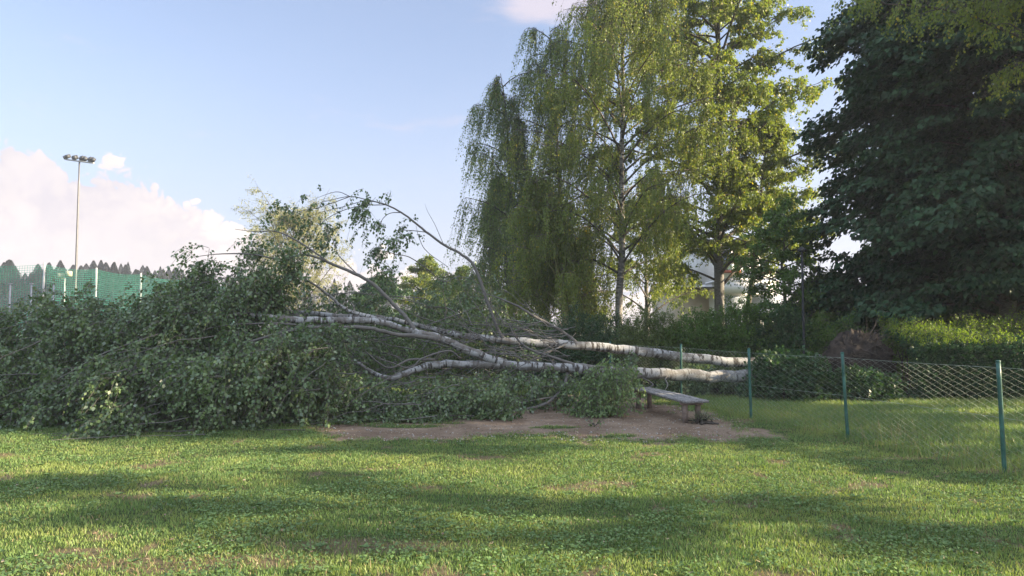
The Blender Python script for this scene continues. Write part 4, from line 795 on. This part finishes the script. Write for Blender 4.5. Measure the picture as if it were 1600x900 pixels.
# ------------------------------------------------------------------ far conifers
def conifer(H, seed):
    rng = np.random.default_rng(seed); root = thing('conifer', (0, 0, 0), 'dark conifer in the far wood behind the green net', 'conifer', 'far conifers along the horizon')
    wd = Geo(); wd.tubes(np.array([[0, 0, 0], [0, 0, H / 2], [0, 0, H]]), [.25, .15, .03], 6); wd.build('trunk', M['darkbark'], root, True, 'bark')
    n = 9000; t = rng.random(n) ** .6; z = H * (.08 + .92 * t); tier = (.85 + .2 * (z * .6 % 1.0)); r = (1 - t) ** 1.0 * H * .30 * tier * (.4 + .7 * rng.random(n)) ; a = rng.random(n) * 6.283
    C = np.stack([np.cos(a) * r, np.sin(a) * r, z - r * .25], -1); D = nrm(np.stack([np.cos(a), np.sin(a), np.full(n, -.3)], -1) + rng.normal(0, .2, (n, 3)))
    g = Geo(); g.leaves(C, D, nrm(rng.normal(0, .5, (n, 3)) + np.array([0, 0, 1.])), .45 * (.25 + .75 * (1 - t) ** .6), .2 * (.3 + .7 * (1 - t) ** .6)); g.build('crown', M['conifer'], root); return root
protos = [conifer(15, 101), conifer(13, 102), conifer(17, 103)]
rngc = np.random.default_rng(105); used = 0
for i, px in enumerate(list(np.sort(np.random.default_rng(3).uniform(-120, 330, 62))) + list(range(330, 700, 24)) + list(np.random.default_rng(4).uniform(-120, 330, 34))):
    Y = 150 + rngc.random() * 40; prof_y = np.interp(px, [-120, 0, 30, 60, 90, 105, 130, 170, 215, 250, 330, 700], [395, 405, 404, 412, 404, 412, 402, 404, 412, 412, 425, 440]) + abs(rngc.normal(0, 9)) - 0
    prof_y += 9 * (i > 77)
    need = (510 - prof_y) / F * Y + CAMZ; x = (px - 800) / F * Y; k = rngc.integers(0, 3); s = need / (15, 13, 17)[k]
    if used < 3 and protos[k] is not None and not protos[k].get('placed'):
        o = protos[k]; o['placed'] = 1; used += 1; o.location = (x, Y, 0); o.scale = (s,) * 3
    else: w_ = s * (.9 + .9 * rngc.random()); copy_tree(protos[k], (x, Y, 0), None, rz=rngc.random() * 6, scale=(w_, w_, s))
for o in protos:
    if 'placed' in o: del o['placed']

# ------------------------------------------------------------------ apartment building
def building():
    Y = 46; xl = P(1060, 450, Y)[0]; xr = 16.6; root = thing('apartment_building', ((xl + xr) / 2, Y + 5, 0), 'white apartment building with shutters and a flower balcony behind the dark trunks', 'building')
    def part(name, m, boxes, parent=root):
        g = Geo()
        for c, s in boxes: g.box(c, s)
        return g.build(name, M[m], parent)
    xm = P(1112, 450, Y)[0]
    part('wall', 'white', [(((xm + xr) / 2, Y + 5, 2.2), (xr - xm, 10, 4.4)), (((xm + xr) / 2, Y + 5.9, 5.8), (xr - xm - .02, 8.2, 2.79))])
    part('wing_wall', 'beige', [(((xl + xm) / 2 - .01, Y + 4.6, 2.0), (xm - xl - .02, 8, 4.0))])
    part('wing_roof', 'darkmetal', [(((xl + xm) / 2 - .2, Y + 3.9, 4.07), (xm - xl + .4, 9.6, .12))])
    part('roof', 'darkmetal', [(((xm + xr) / 2, Y + 5.9, 7.3), (xr - xm + .8, 9.0, .18))])
    part('balcony', 'white', [(((xm + xr) / 2, Y + .2, 4.46), (xr - xm + .1, 2.4, .13)), (((xm + xr) / 2, Y - .98, 4.05), (xr - xm + .1, .14, .68)), (((xm + xr) / 2, Y - .95, 4.9), (xr - xm + .1, .06, .5))])
    for i in range(2):
        x0 = xm + .25 + i * 2.25; s = part('shutter', 'shutter', [((x0 + .95, Y - .02, 2.62 + k * .085), (1.9, .05, .062)) for k in range(12)])
        part('frame', 'white', [((x0 + .95, Y - .02, 2.53), (2.06, .08, .08)), ((x0 + .95, Y - .02, 3.66), (2.06, .08, .08))], s)
    for i in range(1):
        x0 = xm + 1.0 + i * 2.8; w_ = part('window', 'glass', [((x0 + .7, Y + 1.76, 5.7), (1.4, .06, 2.0))]); part('frame', 'white', [((x0 - .03, Y + 1.74, 5.7), (.08, .1, 2.1)), ((x0 + 1.43, Y + 1.74, 5.7), (.08, .1, 2.1)), ((x0 + .7, Y + 1.74, 6.75), (1.56, .1, .08))], w_)
    rngb = np.random.default_rng(7)
    for i in range(2):
        x0 = xm + .9 + i * 2.0; b = part('flower_box', 'terracotta', [((x0, Y - 1.08, 5.06), (1.2, .18, .16))])
        g = Geo(); n = 260; C = np.stack([x0 + rngb.uniform(-.6, .6, n), Y - 1.1 + rngb.normal(0, .08, n), 5.15 + rngb.random(n) * .25], -1)
        g.leaves(C, rngb.normal(size=(n, 3)), nrm(rngb.normal(size=(n, 3))), .09, .06); g.build('plants', M['hedge'], b)
    xg = P(1187, 450, Y)[0]; part('downpipe', 'white', [((xg, Y - 1.12, 3.9), (.22, .2, .9)), ((xg - .15, Y - 1.12, 4.3), (.5, .2, .14))])
    xp = P(1139, 425, Y)[0]; g = Geo(); g.tubes(np.array([[xp, Y - .5, 4.53], [xp, Y - .5, 5.0], [xp, Y - .5, 5.9], [xp, Y - .5, 6.8]]), [.03, .20, .12, .03], 10)
    o = g.build('closed_parasol', M['white']); tag(o, 'closed white parasol on the balcony between the two dark trunks', 'parasol')
building()
x, y = P(1530, 505, 40)[0], 40
hs = thing('garden_house', (x, y, 0), 'small white house with brown front glimpsed under the dark tree at far right', 'house')
g = Geo(); g.box((x, y + 2, 1.1), (6, 4, 2.2)); g.build('wall', M['white'], hs)
g = Geo(); g.add(np.array([[x - 3.3, y - .3, 2.2], [x + 3.3, y - .3, 2.2], [x + 3.3, y + 4.3, 2.2], [x - 3.3, y + 4.3, 2.2], [x - 3.3, y + 2, 3.4], [x + 3.3, y + 2, 3.4]]), [[0, 1, 5, 4], [2, 3, 4, 5], [3, 2, 1, 0]], [[0, 4, 3], [1, 2, 5]]); g.build('roof', M['darkmetal'], hs)
g = Geo(); g.box((x + .6, y - .02, 1.0), (2.2, .08, 1.7)); g.build('door', M['terracotta'], hs)
print('all built', len(bpy.data.objects))

# ------------------------------------------------------------------ evening haze
def haze():
    m = bpy.data.materials.new('haze'); m.use_nodes = True; nt = m.node_tree; nt.nodes.clear(); out = nt.nodes.new('ShaderNodeOutputMaterial')
    v = nt.nodes.new('ShaderNodeVolumePrincipled'); v.inputs['Density'].default_value = 0.0009; v.inputs['Color'].default_value = (0.86, 0.90, 1.0, 1); v.inputs['Anisotropy'].default_value = 0.2
    nt.links.new(v.outputs[0], out.inputs['Volume'])
    g = Geo(); g.box((0, 105, 11.0), (420, 250, 25)); tag(g.build('haze', m), kind='stuff')
if HAZE: haze()
